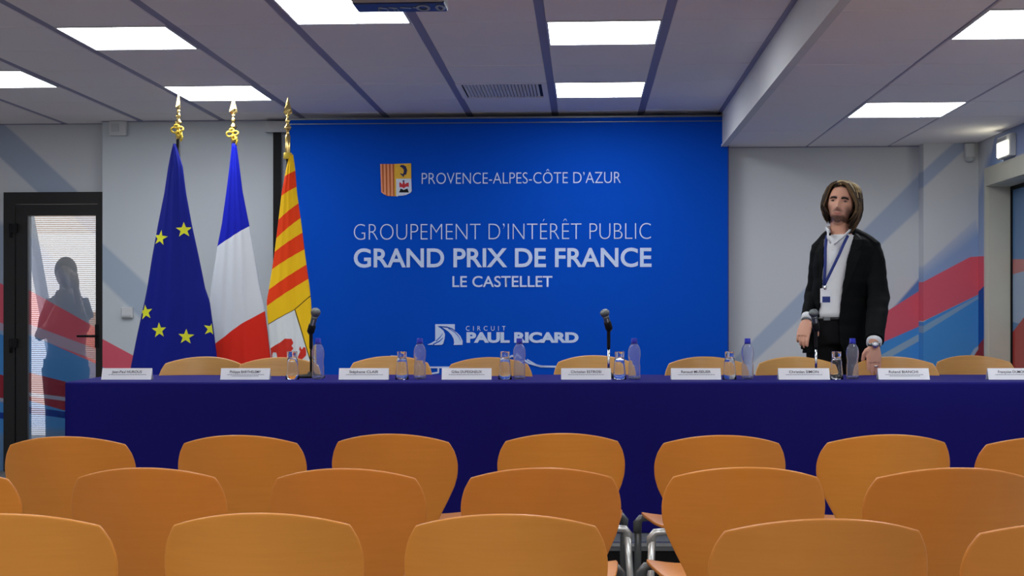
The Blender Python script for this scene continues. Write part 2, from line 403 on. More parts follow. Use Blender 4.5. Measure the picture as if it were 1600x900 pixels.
for x, y in [(-.223, 3.25), (-2.783, 3.25), (-1.503, 1.45), (-4.063, 4.45), (-.223, .25), (-2.783, .25), (-.223, -1.55), (-2.783, -1.55), (-1.503, -.35), (-4.063, -.35)]:  # unseen panels, added behind the camera to brighten the chair backs
    light(x+.03, y, ZC-.004, 'unseen ceiling panel over the audience rows, added to light the chair backs', grp='unseen panels added behind the camera')
light(1.65, 3.2, ZL-.004, 'unseen ceiling panel over the audience rows, added to light the chair backs', grp='unseen panels added behind the camera')
light(1.65, -1.6, ZL-.004, 'unseen ceiling panel over the audience rows, added to light the chair backs', grp='unseen panels added behind the camera')
light(1.65, .8, ZL-.004, 'unseen ceiling panel over the audience rows, added to light the chair backs', grp='unseen panels added behind the camera')
# vent
c = W((-.543, 8.95, ZC)); v = empty('ceiling_vent', c, -TH, label='grey square ventilation grille with louvres in the ceiling', cat='vent')
f = MB(); f.box((-.28, -.28, .004), (.28, .28, .011)); f.obj('backing', M['dark'], v)
f = MB(); a = .296
for q in (((-a, -a, -.004), (a, -a+.035, .01)), ((-a, a-.035, -.004), (a, a, .01)), ((-a, -a+.035, -.004), (-a+.035, a-.035, .01)), ((a-.035, -a+.035, -.004), (a, a-.035, .01))): f.box(*q)
f.obj('frame', M['tile'], v)
sl = MB(); sl.add([(-.004, -.125, -.004), (.010, -.125, .006), (.010, .125, .006), (-.004, .125, -.004), (-.001, -.125, -.005), (.013, -.125, .005), (.013, .125, .005), (-.001, .125, -.005)],
                  [(0,1,2,3),(7,6,5,4),(0,4,5,1),(1,5,6,2),(2,6,7,3),(3,7,4,0)])
s0 = sl.obj('louvre', M['tile'], v)
for k in range(22):
    for sy in (-1, 1):
        o = s0 if (k == 0 and sy < 0) else s0.copy()
        if o is not s0: C.objects.link(o); o.parent = v
        o.location = (-.245+k*.0225, sy*.128, 0)

# ---------------- glazed black door on the left (door_1)
dr = empty('door_1', (0, 0, 0), -TH, kind='structure', label='black framed glass door with printed film')
g0, g1 = RP(45, 337, YDOOR), RP(151, 337, YDOOR)
f = MB(); z1 = d0.z
f.box((d0.x, YDOOR-.03, 0), (g0.x-.10, YDOOR+.06, z1)); f.box((g1.x+.02, YDOOR-.03, 0), (d1.x, YDOOR+.06, z1)); f.box((g0.x-.10, YDOOR-.03, g0.z+.09), (g1.x+.02, YDOOR+.06, z1))
f.obj('door_frame', M['doorblack'], dr)
f = MB(); f.box((g0.x-.095, YDOOR-.02, .02), (g0.x, YDOOR+.05, g0.z+.085)); f.box((g1.x, YDOOR-.02, .02), (g1.x+.017, YDOOR+.05, g0.z+.085))
f.box((g0.x, YDOOR-.02, g0.z), (g1.x, YDOOR+.05, g0.z+.085)); f.box((g0.x, YDOOR-.02, .02), (g1.x, YDOOR+.05, .12)); f.obj('door_leaf', M['doorblack'], dr)
film = pattern('printed_glass_film', srgb(168, 176, 182), left_shapes(YDOOR, -14), film=.45)
f = MB(); f.add([(g0.x, YDOOR+.01, .12), (g1.x, YDOOR+.01, .12), (g1.x, YDOOR+.01, g0.z), (g0.x, YDOOR+.01, g0.z)], [(0, 1, 2, 3)]); f.obj('glass_pane', film, dr)
h = RP(140, 525, YDOOR); f = MB(); f.tube([h+Vector((.07, -.03, 0)), h+Vector((.07, -.075, 0)), h+Vector((-.07, -.08, 0))], [.009, .010, .009], up=(0, 1, .2))
f.box((h.x+.055, h.y-.035, h.z-.09), (h.x+.085, h.y-.018, h.z+.09)); f.obj('door_handle', M['dark'], dr)
for py in (356, 535):
    h = RP(26, py, YDOOR); f = MB(); f.box((h.x-.03, h.y-.05, h.z-.04), (h.x+.022, h.y-.03, h.z+.03)); f.lathe([(.011, -.06), (.011, .05)], 10, c=(h.x-.03, h.y-.045, h.z-.02)); f.obj('hinge', M['dark'], dr)
# behind the door: louvre blind, low wall, slanted bar standing in for a reflection, person
b0, b1 = RP(-20, 337, 12.1), RP(240, 337, 12.1)
bl = empty('louvre_blind', W(((b0.x+b1.x)/2, 12.1, 0)), -TH, label='pale louvre blind seen through the black glass door', cat='blind')
hw = (b1.x-b0.x)/2
M['slat'] = mat('blind_slat', (.86, .68, .54, 1), .7, noise_amt=.05, scale=3)
f = MB()
for k in range(128):
    z = .12+k*.0188; t = .0062 if z > 1.98 else .0040
    f.add([(-hw, -.012, z-t), (hw, -.012, z-t), (hw, .012, z+t), (-hw, .012, z+t), (-hw, -.011, z-t-.001), (hw, -.011, z-t-.001), (hw, .013, z+t-.001), (-hw, .013, z+t-.001)], [(0,1,2,3),(7,6,5,4),(0,4,5,1),(3,2,6,7)])
tag(f.obj('slat_stack', M['slat'], bl), kind='stuff')
f = MB(); f.box((-hw-.05, -.02, 0), (-hw, .02, 2.6)); f.box((hw, -.02, 0), (hw+.05, .02, 2.6)); f.box((-hw-.05, -.03, 2.5), (hw+.05, .03, 2.6)); f.obj('blind_frame', M['slat'], bl)
M['brick'] = mat('orange_render', (.42, .17, .08, 1), .9)
lo, hi = RP(122, 487, 12.6), RP(200, 526, 12.6)
f = MB(); f.box((-.6, -.05, 0), (.6, .05, lo.z)); o = f.obj('low_wall', M['brick'], loc=W((lo.x+.6, 12.6, 0))); o.rotation_euler.z = -TH
tag(o, 'orange rendered low wall behind the blind, seen through the door glass', 'wall')
a, b = RP(48, 330, 11.6), RP(110, 620, 11.6)
f = MB(); f.tube([W(a)+Vector((-.06, 0, .15)), W(b)+Vector((.05, 0, -.74))], [(.055, .03)]*2, n=4, up=(0, 1, 0), smooth=False)  # bar added to imitate a slanted reflection in the glass
base = W(b)+Vector((.05, 0, -.74)); o = f.obj('slanted_reflection', M['paint'], loc=base, off=base); tag(o, 'grey slanted bar behind the door glass, standing in for a reflection', 'reflection')

# ---------------- right door (door_2) with deep cream frame
dr = empty('door_2', (0, 0, 0), -TH, kind='structure', label='cream framed door with printed film on its glass')
f = MB(); t = .11; x0 = XRW-.02; x1 = XRW+.0
f.box((x0, oy1-.0, 0), (x1, oy1+.045, oz1+.13)); f.box((x0, oy0-.07, 0), (x1, oy0, oz1+.13)); f.box((x0, oy0, oz1), (x1, oy1, oz1+.13))
f.box((x1, oy1-.004, 0), (XRW+.16, oy1, oz1)); f.box((x1, oy0, 0), (XRW+.16, oy0+.02, oz1)); f.box((x1, oy0, oz1-.004), (XRW+.16, oy1, oz1))
f.obj('door_frame', M['cream'], dr)
f = MB(); XG = XRW+.16
f.box((XG-.012, oy1-.02, 0), (XG+.03, oy1, oz1)); f.box((XG-.012, oy0, 0), (XG+.03, oy0+.05, oz1)); f.box((XG-.012, oy0, oz1-.03), (XG+.03, oy1, oz1)); f.obj('door_leaf', M['dark'], dr)
gs = lambda a, c, al=1, so=.006: shp(XG, a, c, al, so, RX)
rp = pattern('printed_film_right', srgb(96, 132, 172), [
    gs([(1570, 405), (1650, 405), (1650, 440), (1570, 440)], srgb(196, 120, 110), .9), gs([(1570, 432), (1650, 410), (1650, 520), (1570, 500)], srgb(150, 168, 190)),
    gs([(1570, 535), (1650, 430), (1650, 700), (1570, 700)], srgb(168, 62, 58)), gs([(1570, 595), (1650, 560), (1650, 800), (1570, 800)], srgb(60, 60, 140))], axes=('Y', 'Z'), rough=.2)
f = MB(); f.box((XG, oy0+.05, 0), (XG+.01, oy1-.02, oz1-.03)); f.obj('glass_pane', rp, dr)

# ---------------- small wall fittings
def rbox(name, px0, py0, px1, py1, yr, dep, m, label, cat, extra=None):
    a, b = RP(px0, py1, yr), RP(px1, py0, yr); w_, h_ = b.x-a.x, b.z-a.z
    o = empty(name, W(((a.x+b.x)/2, yr, a.z)), -TH, label=label, cat=cat)
    f = MB(); f.box((-w_/2, -dep, 0), (w_/2, 0, h_)); q = f.obj('housing', m, o); modify(q, [('BEVEL', dict(width=.006, segments=2))])
    if extra: extra(o, w_, h_, dep)
    return o
def ex1(o, w_, h_, d):
    f = MB(); f.box((-w_*.32, -d-.008, h_*.25), (w_*.1, -d, h_*.8)); f.obj('cover_plate', M['paint'], o)
rbox('wall_box', 173, 190, 200, 213, YM, .05, M['whiteplastic'], 'small white box high on the wall above the black door', 'wall box', ex1)
def ex2(o, w_, h_, d):
    f = MB(); f.box((-w_*.4, -d-.006, h_*.12), (w_*.4, -d, h_*.3)); f.obj('lower_flap', M['paint'], o)
rbox('wall_switch', 191, 480, 209, 497, YM, .03, M['whiteplastic'], 'white switch box on the wall left of the blue starred flag', 'switch', ex2)
def ex3(o, w_, h_, d):
    f = MB(); f.ell((0, -d*.5, -.012), (.03, .03, .022)); f.obj('lens', M['paint'], o)
rbox('motion_sensor', 1506, 225, 1520, 247, YPIL, .05, M['whiteplastic'], 'small white motion sensor under the ceiling in the right corner', 'sensor', ex3)
# rolled projection screen casing and its black edge strip
a, b = RP(415, 207, YM-.06), RP(470, 190, YM-.06)
o = empty('screen_housing', W((a.x, YM-.06, a.z)), -TH, label='white end of a wall-mounted screen casing behind the yellow and red flag', cat='screen')
f = MB(); f.box((0, -.03, 0), (b.x-a.x, .045, b.z-a.z)); f.obj('casing', M['paint'], o)
a2, b2 = RP(427, 590, YM-.06), RP(439, 207, YM-.06)
f = MB(); f.box((a2.x-a.x, -.005, -1.85), (b2.x-a.x, .01, .0)); f.obj('black_border', M['dark'], o)
# exit lamp on the right wall
e0 = RX(1568, 232, XRW); o = empty('exit_light', W((XRW, e0.y-.12, e0.z-.07)), -TH, label='lit white emergency exit light above the right door', cat='exit light')
f = MB(); f.box((-.045, -.16, -.01), (0, .12, .14)); q = f.obj('housing', M['whiteplastic'], o); modify(q, [('BEVEL', dict(width=.008, segments=2))])
f = MB(); f.box((-.052, -.13, .005), (-.046, .10, .095)); f.box((-.04, .121, .005), (-.006, .126, .095)); f.obj('lit_panel', emit('exit_lamp', (1, .97, .72, 1), 5), o)
f = MB(); f.box((-.054, -.10, .10), (-.046, .09, .125)); f.obj('dark_label', M['inkgrey'], o)

# ---------------- dais
f = MB(); yb = 5.99
f.box((-2.9, yb, .0), (3.4, 9.6, DZ-.035), 0)
ds = f.obj('dais', M['dark']); ds['kind'] = 'structure'
f = MB(); f.box((-2.9, yb, DZ-.035), (3.4, 9.6, DZ)); f.obj('dais_top', M['daistop'], ds)
f = MB(); f.box((-2.9, yb-.012, DZ-.012), (3.4, yb+.03, DZ+.003)); f.obj('nosing', M['alu'], ds)
f = MB(); f.box((-2.9, yb-.008, DZ-.032), (3.4, yb, DZ-.012)); f.obj('nosing_lip', M['grey'], ds)

# =====================================================================  BACKDROP
YB = 9.93
bl_, br_ = RP(452, 190, YB), RP(1137, 181, YB)
ORG = Vector(((bl_.x+br_.x)/2, YB, DZ))
bd = empty('backdrop', W(ORG), -TH, label='large blue printed event backdrop with white lettering behind the table', cat='backdrop')
def B(px, py): q = RP(px, py, YB)-ORG; return (q.x, q.z)
top = B(1137, 182)[1]; hw = (br_.x-bl_.x)/2
M['blue'] = mat('blue_backdrop_cloth', srgb(2, 76, 192), .8, noise_amt=.02, scale=300, spec=.1)
f = MB(); nx, nz = 48, 12
for yy in (0, 1):
    pass
vs = []; fs = []
for j in range(nz+1):
    for i in range(nx+1):
        x = -hw+2*hw*i/nx; z = top*j/nz; vs.append((x, .002*math.sin(x*9+z)*(1-abs(2*j/nz-1)**4), z))
for j in range(nz):
    for i in range(nx): q = j*(nx+1)+i; fs.append((q, q+1, q+nx+2, q+nx+1))
f.add(vs, fs, 0, True); f.box((-hw, .01, 0), (hw, .03, top-.01)); f.obj('printed_cloth', M['blue'], bd, fix=False)
f = MB(); f.box((-hw-.008, -.004, 0), (-hw, .03, top)); f.box((hw, -.004, 0), (hw+.008, .03, top)); f.obj('side_edge', M['lanyard'], bd)
f = MB(); f.box((-hw-.008, -.012, top-.002), (hw+.008, .035, top+.01)); f.box((-hw, -.006, top-.035), (hw, .0, top-.030)); f.obj('top_rail', M['grey'], bd)
YT = -.0045
def line(body, x0, x1, yb_, yt, off, sp=1.0):
    a, c = B(x0, yb_), B(x1, yb_); t = B(x0, yt)
    text_mesh(body, 'lettering', M['print'], bd, a[0], c[0], a[1], t[1]-a[1], YT, off, 0, sp)
line("PROVENCE-ALPES-CÔTE D’AZUR", 659, 970, 287.5, 270.5, -.010)
line("GROUPEMENT D’INTÉRÊT PUBLIC", 553, 1017, 374.5, 350.5, -.021)
line("GRAND PRIX DE FRANCE", 553, 1018, 418, 388.5, .020)
line("LE CASTELLET", 707, 863, 448.5, 431.5, .010)
line("CIRCUIT", 728, 790, 516.5, 509.5, -.004, 1.9)
line("PAUL RICARD", 729, 904, 535.5, 519, .050, .98)
def decal(name, polys, m, par, y=YT, th=.001, fn=B):
    f = MB()
    for p in polys: f.prism([fn(*q) for q in p], y-th, y)
    # triangulate concave caps properly
    o = f.obj(name, m, par); bm = bmesh.new(); bm.from_mesh(o.data); bmesh.ops.triangulate(bm, faces=[a for a in bm.faces if len(a.verts) > 4]); bm.to_mesh(o.data); bm.free()
    return o
# crest: px = 580 + x/11.25, 240 + y/11.25 in the enlarged view
K = lambda pts: [(580+x/11.25, 240+y/11.25) for x, y in pts]
M['cy'] = mat('crest_yellow', srgb(224, 176, 48), .6); M['cr'] = mat('crest_red', srgb(176, 84, 22), .6); M['cp'] = mat('crest_pale', srgb(226, 152, 106), .6)
M['cw'] = mat('crest_white', srgb(206, 216, 232), .6); M['cb'] = mat('crest_blue', srgb(26, 28, 78), .6); M['ce'] = mat('crest_bright_red', srgb(196, 40, 52), .6)
cr = decal('crest', [K([(160, 185), (405, 185), (405, 750), (300, 745), (225, 715), (178, 680)])], M['cp'], bd)
decal('yellow_field', [K([(405, 183), (702, 172), (706, 440), (440, 445), (440, 745), (405, 750)])], M['cy'], cr)
decal('white_field', [K([(440, 445), (706, 440), (712, 660), (690, 690), (620, 725), (560, 738), (480, 742), (455, 758), (440, 745)])], M['cw'], cr)
for x in (190, 252, 314, 376):
    decal('stripe', [K([(x, 185), (x+30, 185), (x+36, 748-(0 if x > 200 else 60)), (x+14, 745-(0 if x > 200 else 70))])], M['cr'], cr, YT-.001)
decal('dolphin', [K([(500, 225), (530, 200), (570, 202), (612, 225), (635, 290), (630, 320), (615, 372), (585, 375), (570, 415), (545, 390), (510, 358), (520, 345), (560, 362), (572, 330), (575, 285), (545, 250)])], M['cb'], cr, YT-.001)
decal('eagle', [K([(496, 505), (525, 515), (548, 545), (558, 505), (585, 500), (595, 540), (620, 520), (662, 510), (664, 590), (630, 580), (600, 590), (575, 615), (545, 590), (500, 595)])], M['ce'], cr, YT-.001)
decal('eagle_head', [K([(556, 500), (556, 475), (572, 465), (586, 478), (586, 500)])], M['cb'], cr, YT-.0014)
decal('mountain', [K([(490, 685), (520, 615), (545, 625), (570, 640), (600, 630), (640, 615), (665, 685)])], M['dark'], cr, YT-.0014)
# circuit emblem: px = 660 + x/6.154, 490 + y/6.154
K = lambda pts: [(660+x/6.154, 490+y/6.154) for x, y in pts]
lg = decal('track_emblem', [K([(124, 102), (312, 102), (312, 158), (285, 140), (240, 125), (180, 120), (143, 120), (175, 140), (205, 165), (218, 200), (214, 240), (200, 290), (185, 300), (120, 302), (110, 298), (60, 300), (50, 297), (80, 285), (124, 260)])], M['print'], bd)
decal('track_band', [K([(190, 132), (240, 138), (290, 155), (335, 185), (365, 215), (388, 265), (385, 300), (300, 302), (306, 280), (300, 240), (280, 205), (250, 172), (215, 148)])], M['print'], lg)
decal('track_line', [K([(128, 262), (168, 225), (195, 190), (198, 192), (172, 232), (132, 270)]), K([(100, 292), (160, 262), (200, 230), (203, 234), (164, 272), (108, 300)]), K([(250, 140), (310, 172), (350, 215), (370, 262), (366, 262), (346, 220), (306, 178), (248, 145)])], M['blue'], lg, YT-.0008, .0012)
# line drawing of a racing car
def ribbon(pts, wpx=2.6):
    out = []
    for (x0, y0), (x1, y1) in zip(pts, pts[1:]):
        L = math.hypot(x1-x0, y1-y0) or 1; nx, ny = -(y1-y0)/L*wpx/2, (x1-x0)/L*wpx/2; ex, ey = (x1-x0)/L*.6, (y1-y0)/L*.6
        out.append([(x0-ex+nx, y0-ey+ny), (x1+ex+nx, y1+ey+ny), (x1+ex-nx, y1+ey-ny), (x0-ex-nx, y0-ey-ny)])
    return out
car = ribbon([(560, 588), (575, 575), (600, 566), (607, 558), (612, 556.5), (622, 557), (632, 561), (648, 572), (672, 574), (720, 574)])+ribbon([(685, 575), (685, 582), (672, 584)])+ribbon([(720, 574), (770, 571), (800, 556), (815, 560), (826, 567), (845, 572.5), (900, 573.5)], 3)+ribbon([(824, 562), (838, 570), (850, 573)], 2)
decal('car_drawing', car, M['print'], bd)

# =====================================================================  FLAGS
FD = 8.9
def flag(name, label, base_px, sil, pat_fn, pole_px, pole_top, bulge=.075, d=FD, folds=3, seed=0, extra=None):
    bx = P(base_px, 0, d).x; base = Vector((bx, d, DZ))
    root = empty(name, base, 0, label=label, cat='flag')
    L = lambda px, py: (P(px, py, d)-base)
    rnd = random.Random(seed)
    def lr(py):
        for (y0, a0, b0), (y1, a1, b1) in zip(sil, sil[1:]):
            if py <= y1:
                t = max(0, (py-y0)/(y1-y0)); return a0+(a1-a0)*t, b0+(b1-b0)*t
        return sil[-1][1], sil[-1][2]
    ytop, ybot = sil[0][0], sil[-1][0]
    ph = rnd.random()*6
    def sy(u, t):                                   # depth of the draped surface
        u = max(-1, min(1, u)); c = math.sqrt(max(0, 1-u*u)); a = (.2+.8*t)
        ridge = sum(.020*math.exp(-((u-uu-.1*math.sin(3*t+k))/.13)**2) for k, uu in enumerate([-.62, -.12, .42][:folds]))
        return -(bulge*a*c)*(1+.12*math.sin(5*u+2*t+ph))-ridge*a*c+.03
    nu, nt = 56, 70; vs = []; fs = []
    for j in range(nt+1):
        t = j/nt; py = ytop+(ybot-ytop)*t; xl, xr = lr(py)
        for i in range(nu+1):
            u = -1+2*i/nu; q = L(xl+(xr-xl)*(u+1)/2, py); q.y = sy(u, t); vs.append(q)
        for i in range(1, nu):
            u = 1-2*i/nu; q = L(xl+(xr-xl)*(u+1)/2, py); q.y = .03+bulge*.7*(.2+.8*t)*math.sqrt(1-u*u); vs.append(q)
    R = 2*nu
    for j in range(nt):
        for i in range(R): k = (i+1) % R; fs.append((j*R+i, j*R+k, (j+1)*R+k, (j+1)*R+i))
    fs.append(tuple(range(R))); f = MB(); f.add(vs, fs, 0, True)
    cloth = f.obj('flag_cloth', pat_fn(lambda px, py: (L(px, py).x, L(px, py).z)), root)
    def surf(px, py):
        t = (py-ytop)/(ybot-ytop); xl, xr = lr(py); px = max(xl+1, min(xr-1, px)); u = 2*(px-xl)/(xr-xl)-1
        q = L(px, py); q.y = sy(u, t)-.003; return q
    # pole, base, finial
    p0 = L(pole_px, 0).x
    zt = L(0, pole_top).z
    f = MB(); f.lathe([(.014, .03), (.014, zt)], 14, c=(p0, .045, 0)); f.obj('pole', M['dark'], root)
    f = MB(); f.lathe([(.19, 0), (.19, .015), (.15, .035), (.04, .05), (.025, .12), (.018, .12)], 28, c=(p0, .045, 0)); f.obj('pole_base', M['gold'], root)
    if extra: extra(root, cloth, surf, L, p0, zt)
    return root
def star(root, surf, cx, cy, r, rot, m):
    ring = []
    for k in range(10):
        a = math.radians(-90+36*k+rot); rr = r if k % 2 == 0 else r*.40; ring.append((cx+rr*math.cos(a), cy+rr*math.sin(a)))
    f = MB(); vs = [surf(cx, cy)]; fs = []; n = 4; pts = []
    for k in range(10):
        (x0, y0), (x1, y1) = ring[k], ring[(k+1) % 10]
        for t in range(3): pts.append((x0+(x1-x0)*t/3, y0+(y1-y0)*t/3))
    N = len(pts)
    for j in range(1, n+1):
        for x, y in pts: vs.append(surf(cx+(x-cx)*j/n, cy+(y-cy)*j/n))
    for i in range(N): fs.append((0, 1+(i+1) % N, 1+i))
    for j in range(n-1):
        for i in range(N): k = (i+1) % N; fs.append((1+j*N+i, 1+j*N+k, 1+(j+1)*N+k, 1+(j+1)*N+i))
    f.add(vs, fs, 0, True); return f.obj('star', m, root)
def finial(root, p0, zt, spear_h, twist, bow=True, collar=True):
    y = .045
    f = MB(); f.lathe([(.013, -.02), (.017, 0), (.017, .035), (.014, .04), (.011, .06), (.011, .075), (.021, .09), (.023, .10), (.012, .115), (.010, .13), (.018, .142), (.010, .155), (.008, .17), (.013, .18)], 16, c=(p0, y, zt))
    q = f.obj('finial', M['gold'], root)
    f = MB(); z = zt+.175; w_ = .030; h_ = spear_h; ct, st = math.cos(twist), math.sin(twist)
    def r_(x, yy): return (p0+x*ct-yy*st, y+x*st+yy*ct)
    prof = [(0, 0, .006), (.5, .0, .010), (1, .10, .008), (.92, .22, .009), (.55, .5, .008), (.22, .8, .006), (.02, 1, .001)]
    vs = []
    for wf, hf, t in [(.25, 0, .008), (1, .18, .008), (.8, .35, .011), (.45, .62, .010), (.2, .85, .006), (.03, 1, .002)]:
        for x, yy in ((-w_*wf, 0), (0, -t), (w_*wf, 0), (0, t)):
            a, b = r_(x, yy); vs.append((a, b, z+h_*hf))
    fs = []
    for j in range(5):
        for i in range(4): k = (i+1) % 4; fs.append((j*4+i, j*4+k, (j+1)*4+k, (j+1)*4+i))
    fs += [(3, 2, 1, 0), (20, 21, 22, 23)]
    f.add(vs, fs); f.obj('spear_tip', M['gold'], root)
    if bow:
        f = MB(); 
        for s_, dz_, r in ((-1, .045, .022), (1, .052, .018), (.5, .02, .018), (-.3, .07, .014)):
            c = Vector((p0+s_*.02, y-.022, zt+dz_)); pts = [c+Vector((r*math.cos(a), .006*math.sin(2*a), r*.8*math.sin(a))) for a in [i*math.pi/6 for i in range(13)]]
            f.tube(pts, .0065, 7, up=(0, 1, 0))
        f.tube([(p0+.01, y-.02, zt+.04), (p0+.03, y-.02, zt-.0), (p0+.02, y-.02, zt-.03)], .008, 7, up=(0, 1, 0)); f.obj('gold_cord', M['goldcloth'], root)
M['goldcloth'] = mat('gold_cord', (.75, .55, .06, 1), .45, .3)
M['star'] = mat('star_yellow', srgb(222, 226, 40), .7)
navy = srgb(16, 28, 132)
def eu_pat(L): return pattern('blue_flag_cloth', navy, [], rough=.65)
def eu_extra(root, cloth, surf, L, p0, zt):
    for x, y, r, rot in ((251, 372, 12.5, 8), (288, 359.5, 12.5, -3), (228, 488, 12.5, -8), (252, 516, 12.5, -4), (293.5, 526, 12.5, 3), (330, 514, 12, 12)): star(root, surf, x, y, r, rot, M['star'])
    finial(root, p0, zt, .125, 1.25)
flag('european_flag', 'dark blue flag with yellow stars on a pole, leftmost flag', 274, [(224, 269, 273), (240, 265, 278), (260, 261, 284), (300, 255, 289), (350, 245, 298), (400, 236, 309), (450, 228, 319), (470, 224, 326), (520, 213, 333), (570, 203, 339), (640, 190, 350)],
     eu_pat, 276, 213, bulge=.10, seed=1, extra=eu_extra)
def fr_pat(L):
    q = lambda pts, c: ([L(*p) for p in pts], c, 1, .003)
    return pattern('french_flag_cloth', srgb(22, 34, 184), [q([(300, 409), (338, 385), (362, 367), (388, 353), (440, 320), (460, 700), (300, 700)], srgb(226, 234, 240)),
                   q([(280, 568), (337, 530), (375, 508), (412, 480), (470, 436), (470, 760), (280, 760)], srgb(238, 50, 34))], rough=.65)
flag('french_flag', 'blue white and red flag on a pole, middle of the three flags', 364, [(224, 361, 368), (260, 357, 373), (300, 352, 378), (350, 345, 388), (385, 338, 394), (400, 336, 397), (450, 328, 405), (480, 325, 412), (520, 320, 417), (570, 314, 423), (640, 305, 434)],
     fr_pat, 362.5, 219, bulge=.07, d=9.2, seed=2, extra=lambda root, cloth, surf, L, p0, zt: finial(root, p0, zt, .135, .55))
def pr_pat(L):
    q = lambda pts, c: ([L(*p) for p in pts], c, 1, .0025)
    red = srgb(244, 68, 24); sh = []
    for (x0, y0, x1, y1), (u0, v0, u1, v1) in (((438, 278, 463, 265), (438, 306, 463, 291)), ((434, 343, 467, 316), (433, 370, 469, 340)), ((430, 392, 472, 363), (425, 420, 477, 388)), ((420, 452, 480, 412), (413, 480, 482, 435))):
        e = lambda a, b, c, d_, x: b+(d_-b)/(c-a)*(x-a)
        sh.append(q([(400, e(x0, y0, x1, y1, 400)), (500, e(x0, y0, x1, y1, 500)), (500, e(u0, v0, u1, v1, 500)), (400, e(u0, v0, u1, v1, 400))], red))
    blk = srgb(50, 40, 20)
    sh.append(q([(396, 518), (462, 482.8), (462, 484.5), (396, 519.7)], blk))
    sh.append(q([(461, 483), (500, 447), (500, 448.8), (461, 484.8)], blk))
    sh.append(q([(461, 484), (462.6, 484), (494, 592), (492.4, 592)], blk))
    sh.append(q([(396, 519.5), (461, 484.5), (492.5, 592), (500, 640), (396, 640)], srgb(228, 234, 236)))
    return pattern('striped_flag_cloth', srgb(252, 204, 30), sh, rough=.65)
def pr_extra(root, cloth, surf, L, p0, zt):
    red = mat('lion_red', srgb(214, 44, 24), .7)
    for nm, pts in (('lion_emblem', [(188, 740), (225, 718), (262, 700), (300, 670), (345, 672), (357, 700), (345, 722), (358, 738), (345, 757), (318, 762), (318, 830), (250, 830), (247, 768), (200, 766), (205, 830), (188, 830)]),
                    ('lion_paw', [(398, 745), (404, 722), (412, 745), (420, 742), (428, 728), (440, 735), (446, 765), (444, 790), (415, 818), (395, 822), (390, 800), (412, 775)])):
        pts = [(380+x/4.5, 380+y/4.5) for x, y in pts]
        bm = bmesh.new(); vv = [bm.verts.new((x, 0, y)) for x, y in pts]; fc = bm.faces.new(vv); bmesh.ops.triangulate(bm, faces=[fc])
        bmesh.ops.subdivide_edges(bm, edges=bm.edges[:], cuts=3, use_grid_fill=True)
        for v_ in bm.verts: v_.co = surf(v_.co.x, v_.co.z)
        bmesh.ops.recalc_face_normals(bm, faces=bm.faces)
        me = bpy.data.meshes.new(nm); bm.to_mesh(me); bm.free(); me.materials.append(red); o = bpy.data.objects.new(nm, me); C.objects.link(o); o.parent = root
    f = MB(); f.lathe([(.017, 0), (.019, .01), (.017, .12), (.013, .13)], 14, c=(p0, .045, zt-.12)); f.obj('brass_sleeve', M['gold'], root)
    f = MB(); f.lathe([(.026, 0), (.028, .004), (.028, .036), (.026, .04)], 18, c=(p0, .04, L(0, 247.5).z)); f.obj('ring', M['goldcloth'], root)
    finial(root, p0, zt-.04, .125, .05, bow=False)
flag('regional_flag', 'yellow and red striped flag on a pole beside the blue backdrop', 448, [(241, 451, 457), (262, 446, 460), (300, 439, 463), (350, 433, 470), (400, 427, 476), (450, 419, 483), (470, 415.5, 485), (490, 416, 486), (520, 419, 487.5), (570, 423, 489), (640, 428, 494)],
     pr_pat, 448, 212, bulge=.07, d=8.75, seed=3, extra=pr_extra)

# =====================================================================  TABLE
f = MB(); y0, y1 = 6.27, 7.07; x0, x1 = P(102, 0, y0).x, 3.0
top_g = []
vs = []; fs = []; nx = 120
prof = [(y1, TZ-.045), (y1, TZ-.01), (y1-.01, TZ), (y0+.012, TZ), (y0+.003, TZ-.004), (y0, TZ-.014), (y0, TZ-.15), (y0, TZ-.35), (y0, TZ-.55), (y0, DZ+.004)]
for j, (yy, zz) in enumerate(prof):
    for i in range(nx+1):
        x = x0+(x1-x0)*i/nx; dep = max(0, (TZ-.02-zz)/.7) if j > 5 else 0
        fold = (.010*math.sin(x*7.3)+.007*math.sin(x*17+1)+.012*math.sin(x*2.1))*dep*(1 if j > 5 else 0)
        vs.append((x, yy-fold-.012*dep, zz))
for j in range(len(prof)-1):
    for i in range(nx): q = j*(nx+1)+i; fs.append((q, q+1, q+nx+2, q+nx+1))
for e in (0, nx): fs.append(tuple(j*(nx+1)+e for j in range(len(prof))))
f.add(vs, fs, 0, True)
tc_ = f.obj('tablecloth', M['cloth'], loc=((x0+x1)/2, 6.67, DZ), off=((x0+x1)/2, 6.67, DZ)); tag(tc_, 'royal blue cloth covering the long head table down to the dais', 'tablecloth')
for p_ in tc_.data.polygons:
    if len(p_.vertices) > 4 or abs(p_.normal.z) > .9: p_.use_smooth = False

